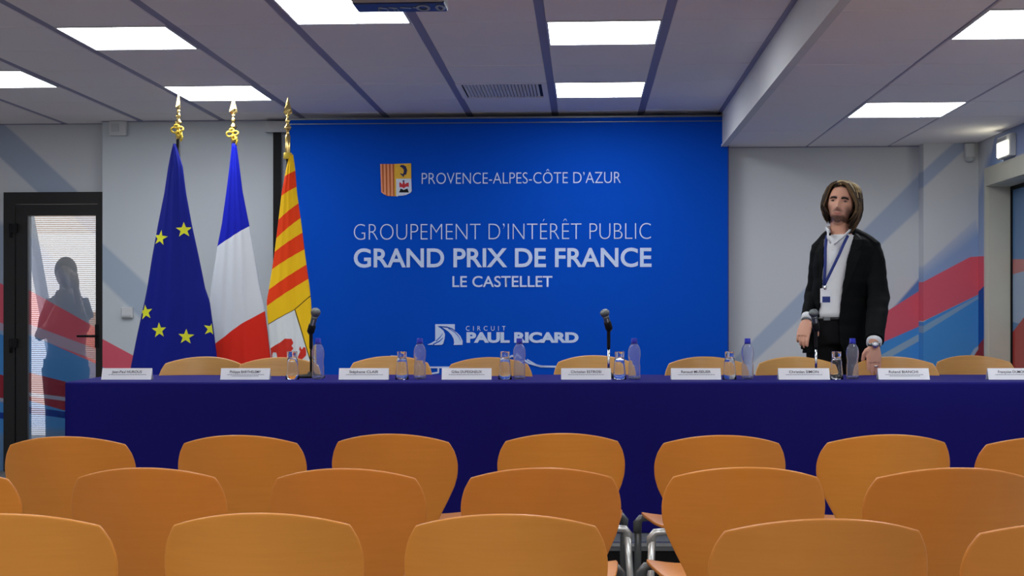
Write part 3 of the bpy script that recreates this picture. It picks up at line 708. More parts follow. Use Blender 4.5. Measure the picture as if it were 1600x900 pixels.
# name cards
names = [(158, 236, 'Jean-Paul HUROUS', 1), (344, 421, 'Philippe BARTHELEMY', 2), (529, 607, 'Stéphane CLAIR', 1), (690, 768, 'Gilles DUFEIGNEUX', 1), (877, 955, 'Christian ESTROSI', 1),
         (1049, 1127, 'Renaud MUSELIER', 1), (1217, 1297, 'Christian SIMON', 1), (1373, 1453, 'Roland BIANCHI', 2), (1545, 1624, 'Françoise DUMONT', 1)]
cl_ = ['white tent name card at the left end of the table near the black door', 'white tent name card in front of the middle flag', 'white tent name card at the left end of the backdrop wording',
       'white tent name card below the circuit emblem on the backdrop', 'white tent name card in front of the middle microphone', 'white tent name card at the right end of the blue backdrop',
       'white tent name card in front of the right microphone and standing man', 'white tent name card to the right of the man\'s hand', 'white tent name card cut by the right picture edge']
for (a, b, nm, lines), lb in zip(names, cl_):
    d = 6.50; s_ = F/d; cx = (a+b)/2; c = P(cx, 0, d); c.z = TZ+.0005; w_ = (b-a)/s_
    o = empty('name_card', c, 0, label=lb, cat='name card')
    f = MB(); dy = .022; h_ = .0545; t = .0012
    for sgn in (1, -1):
        yb0, yt0 = (0, dy) if sgn > 0 else (2*dy, dy)
        f.add([(-w_/2, yb0, 0), (w_/2, yb0, 0), (w_/2, yt0, h_), (-w_/2, yt0, h_), (-w_/2, yb0+t*sgn, 0), (w_/2, yb0+t*sgn, 0), (w_/2, yt0+t*sgn, h_-t), (-w_/2, yt0+t*sgn, h_-t)], [(0,1,2,3),(7,6,5,4),(0,4,5,1),(1,5,6,2),(2,6,7,3),(3,7,4,0)])
    f.obj('folded_card', M['card'], o)
    tw = .058+.0009*len(nm)
    tx = text_mesh(nm, 'lettering', M['ink'], o, -tw, tw, .031, .0125, 0, .008)
    for v_ in tx.data.vertices: v_.co.y = v_.co.z/h_*dy-.0009
    f = MB()
    rnd = random.Random(nm)
    for k in range(lines):
        z = .0225-.0065*k; x = -w_*.36+.02*k
        while x < w_*.36-.02*k:
            l = rnd.uniform(.004, .012); f.add([(x, z/h_*dy-.0008, z), (x+l, z/h_*dy-.0008, z), (x+l, (z+.0026)/h_*dy-.0008, z+.0026), (x, (z+.0026)/h_*dy-.0008, z+.0026)], [(0, 1, 2, 3)]); x += l+.0015
    f.obj('small_print', M['inkgrey'], o)

# tumblers turned upside down
def tumbler():
    o = empty('tumbler')
    f = MB(); f.lathe([(.0330, 0), (.0335, .003), (.031, .030), (.028, .060), (.0255, .085), (.0240, .100), (.0215, .106), (.0222, .112), (.0232, .133), (.0225, .136), (.0, .136)][::-1]+[(.0318, .0005), (.029, .030), (.026, .060), (.0236, .085), (.0215, .098), (.015, .103), (.0, .104)], 28)
    g = f.obj('glass_body', M['glass'], o)
    return o
def bottle():
    o = empty('water_bottle'); f = MB()
    prof = [(.0, .004), (.018, .0), (.026, .002), (.0295, .008)]
    for k in range(5): z = .016+k*.011; prof += [(.0302, z), (.0276, z+.0055)]
    prof += [(.0285, .072), (.0250, .080), (.0280, .086), (.0258, .092), (.0275, .098), (.0300, .110), (.0308, .125), (.0300, .140), (.0265, .154), (.0195, .166), (.0135, .174), (.0125, .182), (.0, .182)]
    prof += [(.0, .181)]+[(max(0, r_-.0011), z_+.0005) for r_, z_ in prof[::-1] if .003 < z_ < .181 and r_ > .005]+[(.0, .0055)]
    f.lathe(prof[:1]+prof[1:], 28); f.obj('bottle_body', M['bottle'], o)
    f = MB(); f.lathe([(.0150, .180), (.0150, .183), (.0143, .184), (.0143, .197), (.0130, .199), (.0, .199)], 24); f.obj('cap', M['cap'], o)
    f = MB(); f.lathe([(.0158, .174), (.0158, .179), (.0135, .179), (.0135, .174), (.0158, .174)], 24); f.obj('cap_ring', M['cap'], o)
    return o
gt, bt = tumbler(), bottle()
who = ['in front of the yellow and red flag', 'beside the third name card', 'below the circuit name on the backdrop', 'right of the middle microphone', 'at the right edge of the blue backdrop', 'in front of the standing man']
for i, (px, wv) in enumerate(zip((457, 628, 789, 968, 1140, 1307), who)):
    o = gt if i == 0 else copy_tree(gt); c = P(px, 0, 6.54); c.z = TZ; o.location = c; tag(o, 'upturned clear tumbler '+wv, 'glass', 'upturned tumblers on the head table')
for i, (px, wv) in enumerate(zip((497, 656, 811.5, 991, 1168, 1332), who)):
    o = bt if i == 0 else copy_tree(bt); c = P(px, 0, 6.56); c.z = TZ; o.location = c; o.rotation_euler.z = i; tag(o, 'small water bottle with blue cap '+wv, 'bottle', 'water bottles on the head table')

# microphones on table stands
def mic(rod_px, joint_y, head, label):
    d = 6.72; c = P(rod_px, 0, d); c.z = TZ; o = empty('microphone_stand', c, 0, label=label, cat='microphone stand')
    f = MB(); f.lathe([(.07, 0), (.07, .008), (.062, .014), (.02, .018), (.012, .03), (.0, .03)], 30); f.obj('base', M['dark'], o)
    L = lambda x, y, dy=0: P(x, y, d+dy)-c
    j = L(rod_px, joint_y); js = L(rod_px, 545)
    f = MB(); f.lathe([(.0062, .02), (.0062, js.z)], 12); f.obj('pole', M['chrome'] if rod_px > 600 else M['dark'], o)
    f = MB(); f.lathe([(.008, js.z), (.009, js.z+.01), (.009, j.z-.015), (.012, j.z-.008), (.011, j.z+.004)], 12); f.obj('swivel', M['dark'], o)
    hd = L(*head)+Vector((0, -.03, 0)); ax = (hd-j).normalized(); T = ax.to_track_quat('Z', 'Y').to_matrix().to_4x4(); Ln = (hd-j).length
    mo = empty('microphone', c+j, 0, label=label.replace('table stand holding a microphone', 'dark wireless microphone clipped on the stand'), cat='microphone')
    f = MB(); f.lathe([(.0175, -.012), (.0185, -.006), (.0185, .022), (.0175, .03)], 18, mtx=T); f.obj('clip', M['dark'], o, loc=j)
    f = MB(); f.lathe([(.010, -.022), (.0125, -.018), (.0130, .0), (.0150, Ln*.62), (.0175, Ln*.78)], 20, mtx=T); f.obj('handle', M['micbody'], mo)
    f = MB(); f.lathe([(.0132, -.008), (.0160, -.006), (.0160, .003), (.0132, .005)], 20, mtx=T, c=ax*(.024)); f.obj('ring', M['chrome'], mo)
    f = MB(); f.lathe([(.0178, Ln*.78), (.0225, Ln*.86), (.0245, Ln*.97), (.0235, Ln*1.03), (.018, Ln*1.12), (.009, Ln*1.17), (.0, Ln*1.18)], 22, mtx=T); f.obj('grille', M['mesh'], mo)
    f = MB(); q = T @ Vector((.004, -.0142, Ln*.3)); sid = T @ Vector((1, 0, 0)).to_4d() if False else None
    f.lathe([(.004, Ln*.22), (.0045, Ln*.24), (.0045, Ln*.58), (.004, Ln*.60)], 8, mtx=T, c=(T.to_3x3() @ Vector((0, 0, 0)))+Vector((.002, -.0115, 0))); f.obj('display_strip', M['silver'], mo)
mic(486, 516, (495, 487), 'table stand holding a microphone beside the striped flag')
mic(951, 511, (944, 488), 'table stand holding a microphone in front of the blue backdrop')
mic(1275, 512, (1269, 488), 'table stand holding a microphone in front of the standing man')

# =====================================================================  CHAIRS
HT = .80
def back_profile(z):                                 # half width at a depth z below the top
    pts = [(.034, .190), (.045, .197), (.07, .209), (.10, .2165), (.125, .2185), (.16, .2165), (.20, .206), (.25, .184), (.30, .160), (.36, .136), (.43, .120)]
    for (a, b), (c, d) in zip(pts, pts[1:]):
        if z <= c: return b+(d-b)*max(0, (z-a)/(c-a))
    return pts[-1][1]
def make_chair(wd, lk=.246):
    o = empty('plywood_chair')
    nu, nv, th = 32, 26, .012; f = MB(); vs = []
    def pt(u, v, side):
        zs = .034+.396*v; zc = .43*v; ww = back_profile(zs); x = u*ww
        zz = -(zc+(zs-zc)*abs(u)**2.1)
        # round the two upper corners a little
        y = .075*(abs(x)/.2185)**2 - .060*(1-v)**1.3 + .025*math.sin(math.pi*v)*0
        return (x, y+side*th, HT+zz)
    for side in (0, 1):
        for j in range(nv+1):
            for i in range(nu+1): vs.append(pt(-1+2*i/nu, (j/nv)**1.15, side))
    n1 = (nu+1)*(nv+1); fs = []
    for j in range(nv):
        for i in range(nu):
            q = j*(nu+1)+i; fs.append((q, q+1, q+nu+2, q+nu+1)); fs.append((n1+q+nu+1, n1+q+nu+2, n1+q+1, n1+q))
    rim = [i for i in range(nu+1)]+[j*(nu+1)+nu for j in range(1, nv+1)]+[nv*(nu+1)+i for i in range(nu-1, -1, -1)]+[j*(nu+1) for j in range(nv-1, 0, -1)]
    for a, b in zip(rim, rim[1:]+rim[:1]): fs.append((b, a, n1+a, n1+b))
    f.add(vs, fs, 0, True); bk = f.obj('backrest', wd, o); modify(bk, [('BEVEL', dict(width=.0035, segments=3, limit_method='ANGLE', angle_limit=1.0))])
    for p_ in bk.data.polygons: p_.use_smooth = True
    # seat
    f = MB(); vs = []; n = 36; ring = []
    for i in range(n):
        a = 2*math.pi*i/n; ca, sa = math.cos(a), math.sin(a); e = .45
        x = .225*math.copysign(abs(ca)**e, ca); y = .225+.205*math.copysign(abs(sa)**e, sa); x *= .88+.24*(y/.43); ring.append((x, y))
    sz = lambda x, y: .455+.012*(x/.2)**2-.03*max(0, (y-.33)/.1)**2
    for t in (0, -.012):
        for k in (1, .66, .33):
            for x, y in ring: xx, yy = x*k, .225+(y-.225)*k; vs.append((xx, yy, sz(xx, yy)+t))
        vs.append((0, .225, .455+t))
    fs = []; N1 = 3*n+1
    for b_ in (0, N1):
        for k in range(2):
            for i in range(n): j = (i+1) % n; fs.append((b_+k*n+i, b_+k*n+j, b_+(k+1)*n+j, b_+(k+1)*n+i))
        for i in range(n): fs.append((b_+2*n+i, b_+2*n+(i+1) % n, b_+3*n))
    for i in range(n): j = (i+1) % n; fs.append((i, j, N1+j, N1+i))
    f.add(vs, fs, 0, True); st = f.obj('seat', wd, o); modify(st, [('BEVEL', dict(width=.003, segments=2, limit_method='ANGLE', angle_limit=1.0))])
    for s_ in (-1, 1):
        f = MB(); f.tube([(s_*lk, .37, .428), (s_*lk, .38, .3), (s_*(lk+.004), .405, 0)], [.0125, .0125, .0115], 12, up=(0, 1, 0)); lg_ = f.obj('leg', M['grey'], o)
        f = MB(); f.tube([(s_*(lk-.020), .03, .428), (s_*(lk-.014), .01, .3), (s_*(lk-.004), -.06, 0)], [.0125, .0125, .0115], 12, up=(0, 1, 0)); f.obj('leg', M['silver'], o)
        for yy, xx in ((.37, lk), (.03, lk-.02)):
            f = MB(); f.tube([(s_*.08, .2, .405), (s_*.14, .2+(yy-.2)*.5, .428), (s_*(xx-.04), yy, .446), (s_*(xx-.01), yy, .444), (s_*(xx+.002), yy, .425), (s_*(xx+.002), yy+.002, .39)], [(.014, .010), (.018, .012), (.020, .013), (.019, .014), (.0165, .0165), (.015, .015)], 12, up=(0, .2, 1)); f.obj('arm_bracket', M['grey'] if yy > .2 else M['silver'], o)
    f = MB(); f.box((-.10, .06, .40), (.10, .36, .442)); f.tube([(0, .1, .41), (0, .02, .44), (0, .012, .52)], [(.05, .008)]*3, 8, up=(0, 1, .1)); f.obj('under_seat_support', M['dark'], o)
    return o
A_ = make_chair(M['wood']); B_ = make_chair(M['wood2'], .215)
first = [True]
def audience(px, ytop, label, grp, rz, sc=1.0):
    d = .42*F/(ytop-HY); o = A_ if first[0] else copy_tree(A_); first[0] = False
    # the upper rim leans .075 towards the camera
    o.location = ((px-CX)/F*(d+.075), d+.06, 0); o.rotation_euler = (0, 0, rz); o.scale = (sc, 1, 1)
    tag(o, label, 'chair', grp); return o
R1 = [(108, 682, .05), (377, 680, .0), (615, 678, -.06), (877.5, 677, .02), (1126, 680, -.01), (1383, 679, .03), (1633, 682, 0)]
L1 = ['orange plywood chair, row nearest the table, leftmost before the black door', 'orange plywood chair, row nearest the table, below the second name card', 'orange plywood chair, row nearest the table, below the third name card',
      'orange plywood chair, row nearest the table, left side of the central gap', 'orange plywood chair, row nearest the table, right side of the central gap', 'orange plywood chair, row nearest the table, below the name card beside the man\'s hand', 'orange plywood chair, row nearest the table, cut by the right picture edge']
for (x, y, r), lb, sc in zip(R1, L1, (1.045, 1.055, 1.05, 1.065, 1.075, 1.11, 1.11)): audience(x, y, lb, 'audience chairs, row nearest the table', r, sc)
R2 = [(-92, 733, 0), (231, 731, .03), (542, 732, -.02), (846, 731, .02), (1163, 730, -.02), (1485, 731, .02)]
L2 = ['orange plywood chair, middle row, cut by the left picture edge', 'orange plywood chair, middle row, between the two leftmost chairs ahead', 'orange plywood chair, middle row, second full one from the left', 'orange plywood chair, middle row, just left of the central gap',
      'orange plywood chair, middle row, just right of the central gap', 'orange plywood chair, middle row, far right against the picture edge']
for (x, y, r), lb, sc in zip(R2, L2, (1.0, 1.0, 1.015, 1.04, 1.06, 1.11)): audience(x, y, lb, 'audience chairs, middle row', r, sc)
R3 = [(22, 803, 0), (411, 802, .02), (790, 803.5, -.02), (1282, 811, .02), (1682, 815, -.02)]
L3 = ['orange plywood chair, closest row, cut by the lower left corner', 'orange plywood chair, closest row, left of the picture centre', 'orange plywood chair, closest row, at the bottom centre of the picture', 'orange plywood chair, closest row, right of the gap with grey legs', 'orange plywood chair, closest row, cut by the lower right corner']
for (x, y, r), lb, sc in zip(R3, L3, (1.0, 1.0, 1.02, 1.08, 1.08)): audience(x, y, lb, 'audience chairs, row closest to the camera', r, sc)
PB = [(322, 557), (440, 558), (612, 556), (765, 558), (928, 555), (1101, 557), (1240, 557), (1392, 557), (1514, 555)]
PL = ['in front of the dark blue flag', 'before the middle flag', 'behind the third name card', 'below the circuit emblem', 'behind the middle microphone', 'at the right edge of the backdrop', 'in front of the man\'s legs', 'under the man\'s resting hand', 'farthest right behind the table']
for i, ((x, y), lb) in enumerate(zip(PB, PL)):
    o = B_ if i == 0 else copy_tree(B_); d = .2175*F/(y-HY)+.08*0; d = F*(CZ-DZ-HT)/(y-HY)
    o.location = ((x-CX)/F*d, d-.07, DZ); o.rotation_euler = (0, 0, math.pi+random.uniform(-.04, .04)); o.scale = (1.03, 1, 1)
    tag(o, 'pale plywood chair at the head table, '+lb, 'chair', 'speakers\' chairs behind the head table')
    if lb.startswith('farthest'):
        pass

# =====================================================================  PROJECTOR
dN, hN = 5.30, 1.2
c = P(630, 0, dN); c.z = CZ+hN
pr = empty('ceiling_projector', c, -TH, label='projector hanging from the ceiling at the top edge of the picture', cat='projector')
M['beige'] = mat('beige_projector', (.42, .42, .36, 1), .5); M['pblue'] = mat('dark_blue_projector_face', (.010, .02, .07, 1), .35, coat=.2)
w_ = .18
f = MB(); f.box((-w_, -.36, .0), (w_, -.14, .12)); q = f.obj('body', M['beige'], pr); modify(q, [('BEVEL', dict(width=.012, segments=3))])
f = MB(); f.box((-w_+.002, -.15, -.004), (w_-.002, .0, .11)); q = f.obj('front_panel', M['pblue'], pr); modify(q, [('BEVEL', dict(width=.006, segments=2))])
f = MB(); 
for cx_, r in ((.088, .022), (.155, .014)):
    pts = [(cx_+r*math.cos(a), -.075+.040*math.sin(a), -.006) for a in [i*math.pi/10 for i in range(21)]]; f.tube(pts, [(.006, .0025)]*21, 8, up=(0, 0, 1))
for x_, l_ in ((-.085, .03), (-.045, .03), (0.0, .04), (.05, .02)): f.tube([(x_, -.085, -.005), (x_+l_, -.07, -.005)], [(.008, .002)]*2, 6, up=(0, 0, 1)); 
for x_ in (-.09, -.055, -.03, -.015): f.tube([(x_, -.055, -.005), (x_+.003, -.015, -.005)], [(.003, .002)]*2, 6, up=(0, 0, 1))
f.obj('pale_markings', mat('pale_markings', srgb(150, 170, 190), .5), pr)
f = MB(); f.lathe([(.05, .12), (.05, .13), (.02, .14), (.02, HC-hN-.02), (.06, HC-hN-.01), (.06, HC-hN)], 20, c=(0, -.15, 0)); f.obj('mounting_pole', M['whiteplastic'], pr)

# =====================================================================  PEOPLE
def ss(a, b, x): t = max(0, min(1, (x-a)/(b-a))); return t*t*(3-2*t)
def head_local(n, off=0):
    sx, sy, sz = n; x, y, z = .074*sx, .094*sy, .118*sz
    if sz < 0:
        k = (max(0, 1-abs(sz)**3.2))**(1/3.2)/max(.02, math.sqrt(max(0, 1-sz*sz))); k = min(k, 2.2)
        x *= k; y *= k if y < 0 else 1
    t = ss(.0, -.118, z)
    x *= 1-.42*t**1.15
    if y < 0: y *= 1-.17*ss(-.06, -.118, z)
    if y > 0: y *= 1-.55*ss(-.02, -.11, z)
    front = max(0, -sy)
    g = lambda v, c, s_: math.exp(-((v-c)/s_)**2)
    dy = 0
    nb = ss(.022, -.036, z)*(1-ss(-.038, -.052, z))           # nose ridge growing to the tip
    dy += .030*nb*g(x, 0, .0105)+.012*g(x, 0, .0165)*g(z, -.040, .008)
    dy -= .011*(g(x, .031, .015)+g(x, -.031, .015))*g(z, .003, .011)
    dy += .005*(g(x, .03, .022)+g(x, -.03, .022))*g(z, .024, .008)
    dy += .004*(g(x, .045, .016)+g(x, -.045, .016))*g(z, -.022, .016)
    dy += .007*g(x, 0, .02)*(g(z, -.062, .0055)+g(z, -.075, .006))
    dy += .009*g(x, 0, .022)*g(z, -.100, .014)
    dy -= .003*g(x, 0, .03)*g(z, -.088, .005)
    y -= dy*min(1, front*1.6)
    v = Vector((x, y, z))
    if off: v += Vector((sx, sy, sz))*off
    return v
def add_head(f, T, off=0, n=72, m=64):
    vs = []; fs = []
    for j in range(m+1):
        th_ = math.pi*j/m
        for i in range(n):
            a = 2*math.pi*i/n; vs.append(T @ head_local((math.sin(th_)*math.cos(a), math.sin(th_)*math.sin(a), math.cos(th_)), off))
    for j in range(m):
        for i in range(n): k = (i+1) % n; fs.append((j*n+i, (j+1)*n+i, (j+1)*n+k, j*n+k))
    f.add(vs, fs, 0, True)
def add_hand(f, wrist, d, nrm, side, curl=(.25, .3, .35, .4), spread=.05, thumb=(.75, .55), sc=1):
    d, nrm, side = [Vector(v).normalized() for v in (d, nrm, side)]
    kn = wrist+d*.088*sc
    f.tube([wrist-d*.03, wrist, wrist+d*.03*sc, wrist+d*.065*sc, kn+d*.006], [(.027, .020), (.027, .018), (.035*sc, .017), (.041*sc, .015), (.038*sc, .012)], 16, up=nrm)
    for k, (o_, ln, r) in enumerate(((.031, .074, .0090), (.0105, .084, .0092), (-.0105, .078, .0088), (-.031, .062, .0078))):
        p = wrist+d*.078*sc+side*o_*sc*.95; dirv = (d+side*(o_*spread*25)).normalized(); pts = [p]; ax = dirv
        ang = 0; up_ = -nrm
        for ph, (fr, cu) in enumerate(((.16, 0), (.42, .6), (.27, 1.1), (.2, .9))):
            ang += curl[k]*cu; v = dirv*math.cos(ang)+up_*math.sin(ang); pts.append(pts[-1]+v*ln*fr*sc)
        f.tube(pts, [r*.95*sc, r*1.06*sc, r*sc, r*.9*sc, r*.62*sc], 10, up=side)
    b_ = wrist+d*.018*sc+side*.026*sc; t1 = (side*thumb[0]+d*(1-thumb[0]*.5)-nrm*.25).normalized(); t2 = (side*thumb[1]*.5+d-nrm*.35).normalized()
    f.tube([b_-side*.012, b_+t1*.02*sc, b_+t1*.042*sc, b_+t1*.042*sc+t2*.028*sc, b_+t1*.042*sc+t2*.046*sc], [.014*sc, .0145*sc, .0115*sc, .0105*sc, .006*sc], 10, up=nrm)
def skin_mat(name, col, beard_and_shade, lips):
    k = NT(name); at = k.n('ShaderNodeAttribute', attribute_name='tone'); sp = k.n('ShaderNodeSeparateColor'); k.l(at.outputs['Color'], sp.inputs[0])
    nz = k.n('ShaderNodeTexNoise'); nz.inputs['Scale'].default_value = 500; tc = k.n('ShaderNodeTexCoord'); k.l(tc.outputs['Object'], nz.inputs[0])
    c = k.mix(k.math('MULTIPLY', nz.outputs[0], .15), col, tuple(v*.8 for v in col[:3])+(1,))
    c = k.mix(sp.outputs[0], c, beard_and_shade); c = k.mix(sp.outputs[1], c, lips)
    k.l(c, k.b.inputs['Base Color']); k.b.inputs['Roughness'].default_value = .5
    k.b.inputs['Subsurface Weight'].default_value = .08; k.b.inputs['Subsurface Radius'].default_value = (.01, .004, .002)
    return k.m

D = 7.40; BASE = Vector((P(1316, 0, D).x, D, DZ))
man = empty('person', BASE, 0, label='standing man in a black blazer and white shirt with a lanyard, hand on a chair', cat='person')
def m_(px, py, dy=0): return P(px, py, D+dy)-BASE
sM = F/D
# head frame
HCn = m_(1313.5, 319.5, -.005)
RT = Matrix.Rotation(math.radians(-20), 3, 'Z') @ Matrix.Rotation(math.radians(-7), 3, 'X') @ Matrix.Rotation(math.radians(6), 3, 'Y')
class HT_:
    def __matmul__(s, v): return HCn+RT @ (v*0.98)
HTf = HT_()
f = MB(); add_head(f, HTf)
f.ell(HTf @ Vector((.077, .012, -.012)), (.010, .018, .030), mtx=RT); f.ell(HTf @ Vector((-.077, .012, -.012)), (.010, .018, .030), mtx=RT)
f.tube([HTf @ Vector((0, .035, -.03)), HTf @ Vector((0, .035, -.08)), m_(1313.5, 364, .03), m_(1317, 384, .03)], [.050, .052, .056, .075], 20, up=(0, 1, 0))
# torso core, legs
tor = [(366, 1317, .056, .045), (376, 1320, .112, .062), (388, 1322, .155, .085), (410, 1321, .155, .10), (440, 1317, .145, .10), (470, 1314, .132, .095), (500, 1312, .140, .105), (520, 1308, .150, .11), (534, 1306, .150, .105)]
def ringz(f, rows, n=28, mi=0, grow=0):
    vs = []; fs = []
    for py, cx, a, b in rows:
        c = m_(cx, py, .02)
        for i in range(n): g = 2*math.pi*i/n; vs.append(c+Vector(((a+grow)*math.cos(g), (b+grow)*math.sin(g), 0)))
    for j in range(len(rows)-1):
        for i in range(n): k = (i+1) % n; fs.append((j*n+i, (j+1)*n+i, (j+1)*n+k, j*n+k))
    fs += [tuple(range(n)), tuple((len(rows)-1)*n+i for i in range(n-1, -1, -1))]
    f.add(vs, fs, mi, True)
ringz(f, tor)
ankL, ankR = Vector((-.115, .0, .085)), Vector((.085, .06, .085))
hipL, hipR = m_(1287, 528, .02), m_(1326, 528, .02)
kneeL, kneeR = (hipL+ankL)/2+Vector((0, -.02, .02)), (hipR+ankR)/2+Vector((0, -.02, .02))
for h_, k_, a_ in ((hipL, kneeL, ankL), (hipR, kneeR, ankR)):
    f.tube([h_, (h_+k_)/2, k_, (k_+a_)/2+Vector((0, .015, .03)), a_, a_-Vector((0, 0, .05))], [.080, .072, .052, .052, .036, .04], 16, up=(0, 1, 0))
    f.tube([a_+Vector((0, .05, -.055)), a_+Vector((0, -.05, -.055)), a_+Vector((0, -.15, -.062))], [(.036, .026), (.045, .024), (.034, .016)], 12, up=(0, 0, 1))
# arms: his right (picture left) hangs at the hip, his left reaches to the chair back
shA, elA, wrA = m_(1282, 392, .05), m_(1272, 462, .07), m_(1260.5, 500, -.06)
shB, elB, wrB = m_(1362, 396, .0), m_(1373, 466, -.13), m_(1365.5, 538, -.395)
for sh_, el_, wr_ in ((shA, elA, wrA), (shB, elB, wrB)):
    f.tube([sh_, sh_.lerp(el_, .5), el_, el_.lerp(wr_, .4), wr_], [.052, .045, .038, .037, .025], 14, up=(0, 1, 0))
add_hand(f, wrA, m_(1251, 541, -.10)-wrA, (-.55, -.8, .1), (.75, -.5, -.1), curl=(.2, .26, .32, .38), spread=.02, thumb=(.9, .5))
add_hand(f, wrB, Vector((-.012, -.02, -1)), (.0, -1, .05), (-1, 0, 0), curl=(.05, .03, .04, .06), spread=.07, thumb=(.5, .2))
body = f.obj('body', skin_mat('skin', srgb(214, 160, 134), srgb(58, 36, 28), srgb(186, 108, 98)), man)
modify(body, [('REMESH', dict(mode='VOXEL', voxel_size=.0036, use_smooth_shade=True)), ('SMOOTH', dict(factor=.5, iterations=2))])
at = body.data.color_attributes.new('tone', 'FLOAT_COLOR', 'POINT'); RTi = RT.transposed()
nv_ = len(body.data.vertices)
for i, v_ in enumerate(body.data.vertices):
    if v_.co.z < HCn.z-.16: at.data[i].color = (0, 0, 0, 1); continue
    q = (RTi @ (v_.co-HCn))/.98; r = l = 0
    if q.y < .035 and q.z > -.135:
        lip = math.exp(-(q.x/.019)**4)*math.exp(-((q.z+.069)/.008)**4) if q.y < 0 else 0
        jaw = ss(-.064, -.084, q.z)*.95
        cheek = ss(.026, .056, abs(q.x))*ss(-.005, -.05, q.z)*.85
        mus = math.exp(-((q.z+.054)/.007)**2)*math.exp(-(q.x/.028)**4)*.85
        r = max(jaw, cheek, mus)*(1-lip)*(.85+.3*noise.noise(q*160))
        if q.z < -.126 or q.y > .03: r *= .2
        if q.z < -.104 and q.y > -.045: r *= .15
        l = lip*.7; ml = math.exp(-((q.z+.069-.25*abs(q.x)*abs(q.x)/.02)/.0022)**2)*math.exp(-(q.x/.023)**4) if q.y < 0 else 0; r = max(r, ml*.9)  # ml paints the shade line between the lips
        brow = math.exp(-((q.z-.026+.12*abs(abs(q.x)-.03))/.0045)**2)*ss(.008, .016, abs(q.x))*(1-ss(.046, .054, abs(q.x)))
        r = max(r, brow*.9)
        eye = math.exp(-((q.z-.006)/.008)**2)*math.exp(-((abs(q.x)-.031)/.016)**2)*.35  # eye sockets darkened in the colour, as shade
        r = max(r, eye) if q.y < 0 else r
    at.data[i].color = (max(0, min(1, r)), l, 0, 1)
# eyes
for sx in (-1, 1):
    hp = head_local(Vector((sx*.031/.074, -.86, .03)).normalized()); hp.z = .003; hp.x = sx*.031
    e = MB(); c = HTf @ (hp+Vector((0, .0035, 0))); e.ell(c, (.0140, .007, .0042), mtx=RT); ey = e.obj('eye', M['eyewhite'], man)
    e = MB(); c2 = HTf @ (hp+Vector((-sx*.0-.001, -.0022, 0))); e.ell(c2, (.0058, .002, .0044), mtx=RT); e.obj('iris', M['iris'], ey)
    e = MB(); lp = [c+RT @ Vector((xx*1.0, -.0066+.10*abs(xx), .0043-22*xx*xx)) for xx in (-.015, -.008, 0, .008, .015)]; e.tube(lp, [.0010, .0020, .0024, .0020, .0010], 6, up=(0, 1, 0)); e.obj('lash_and_lid_shade', M['hairdark'], ey)  # dark tube: lash line plus the shade of the upper lid
    e = MB(); pts = [HTf @ Vector((sx*xx, head_local(Vector((sx*xx/.074, -.9, .22)).normalized()).y-.001, zz)) for xx, zz in ((.012, .0165), (.025, .0215), (.040, .0215), (.052, .014))]
    e.tube(pts, [(.0045, .002), (.0052, .0025), (.0045, .002), (.002, .0015)], 8, up=(0, 1, 0)); e.obj('eyebrow', M['hairdark'], man)
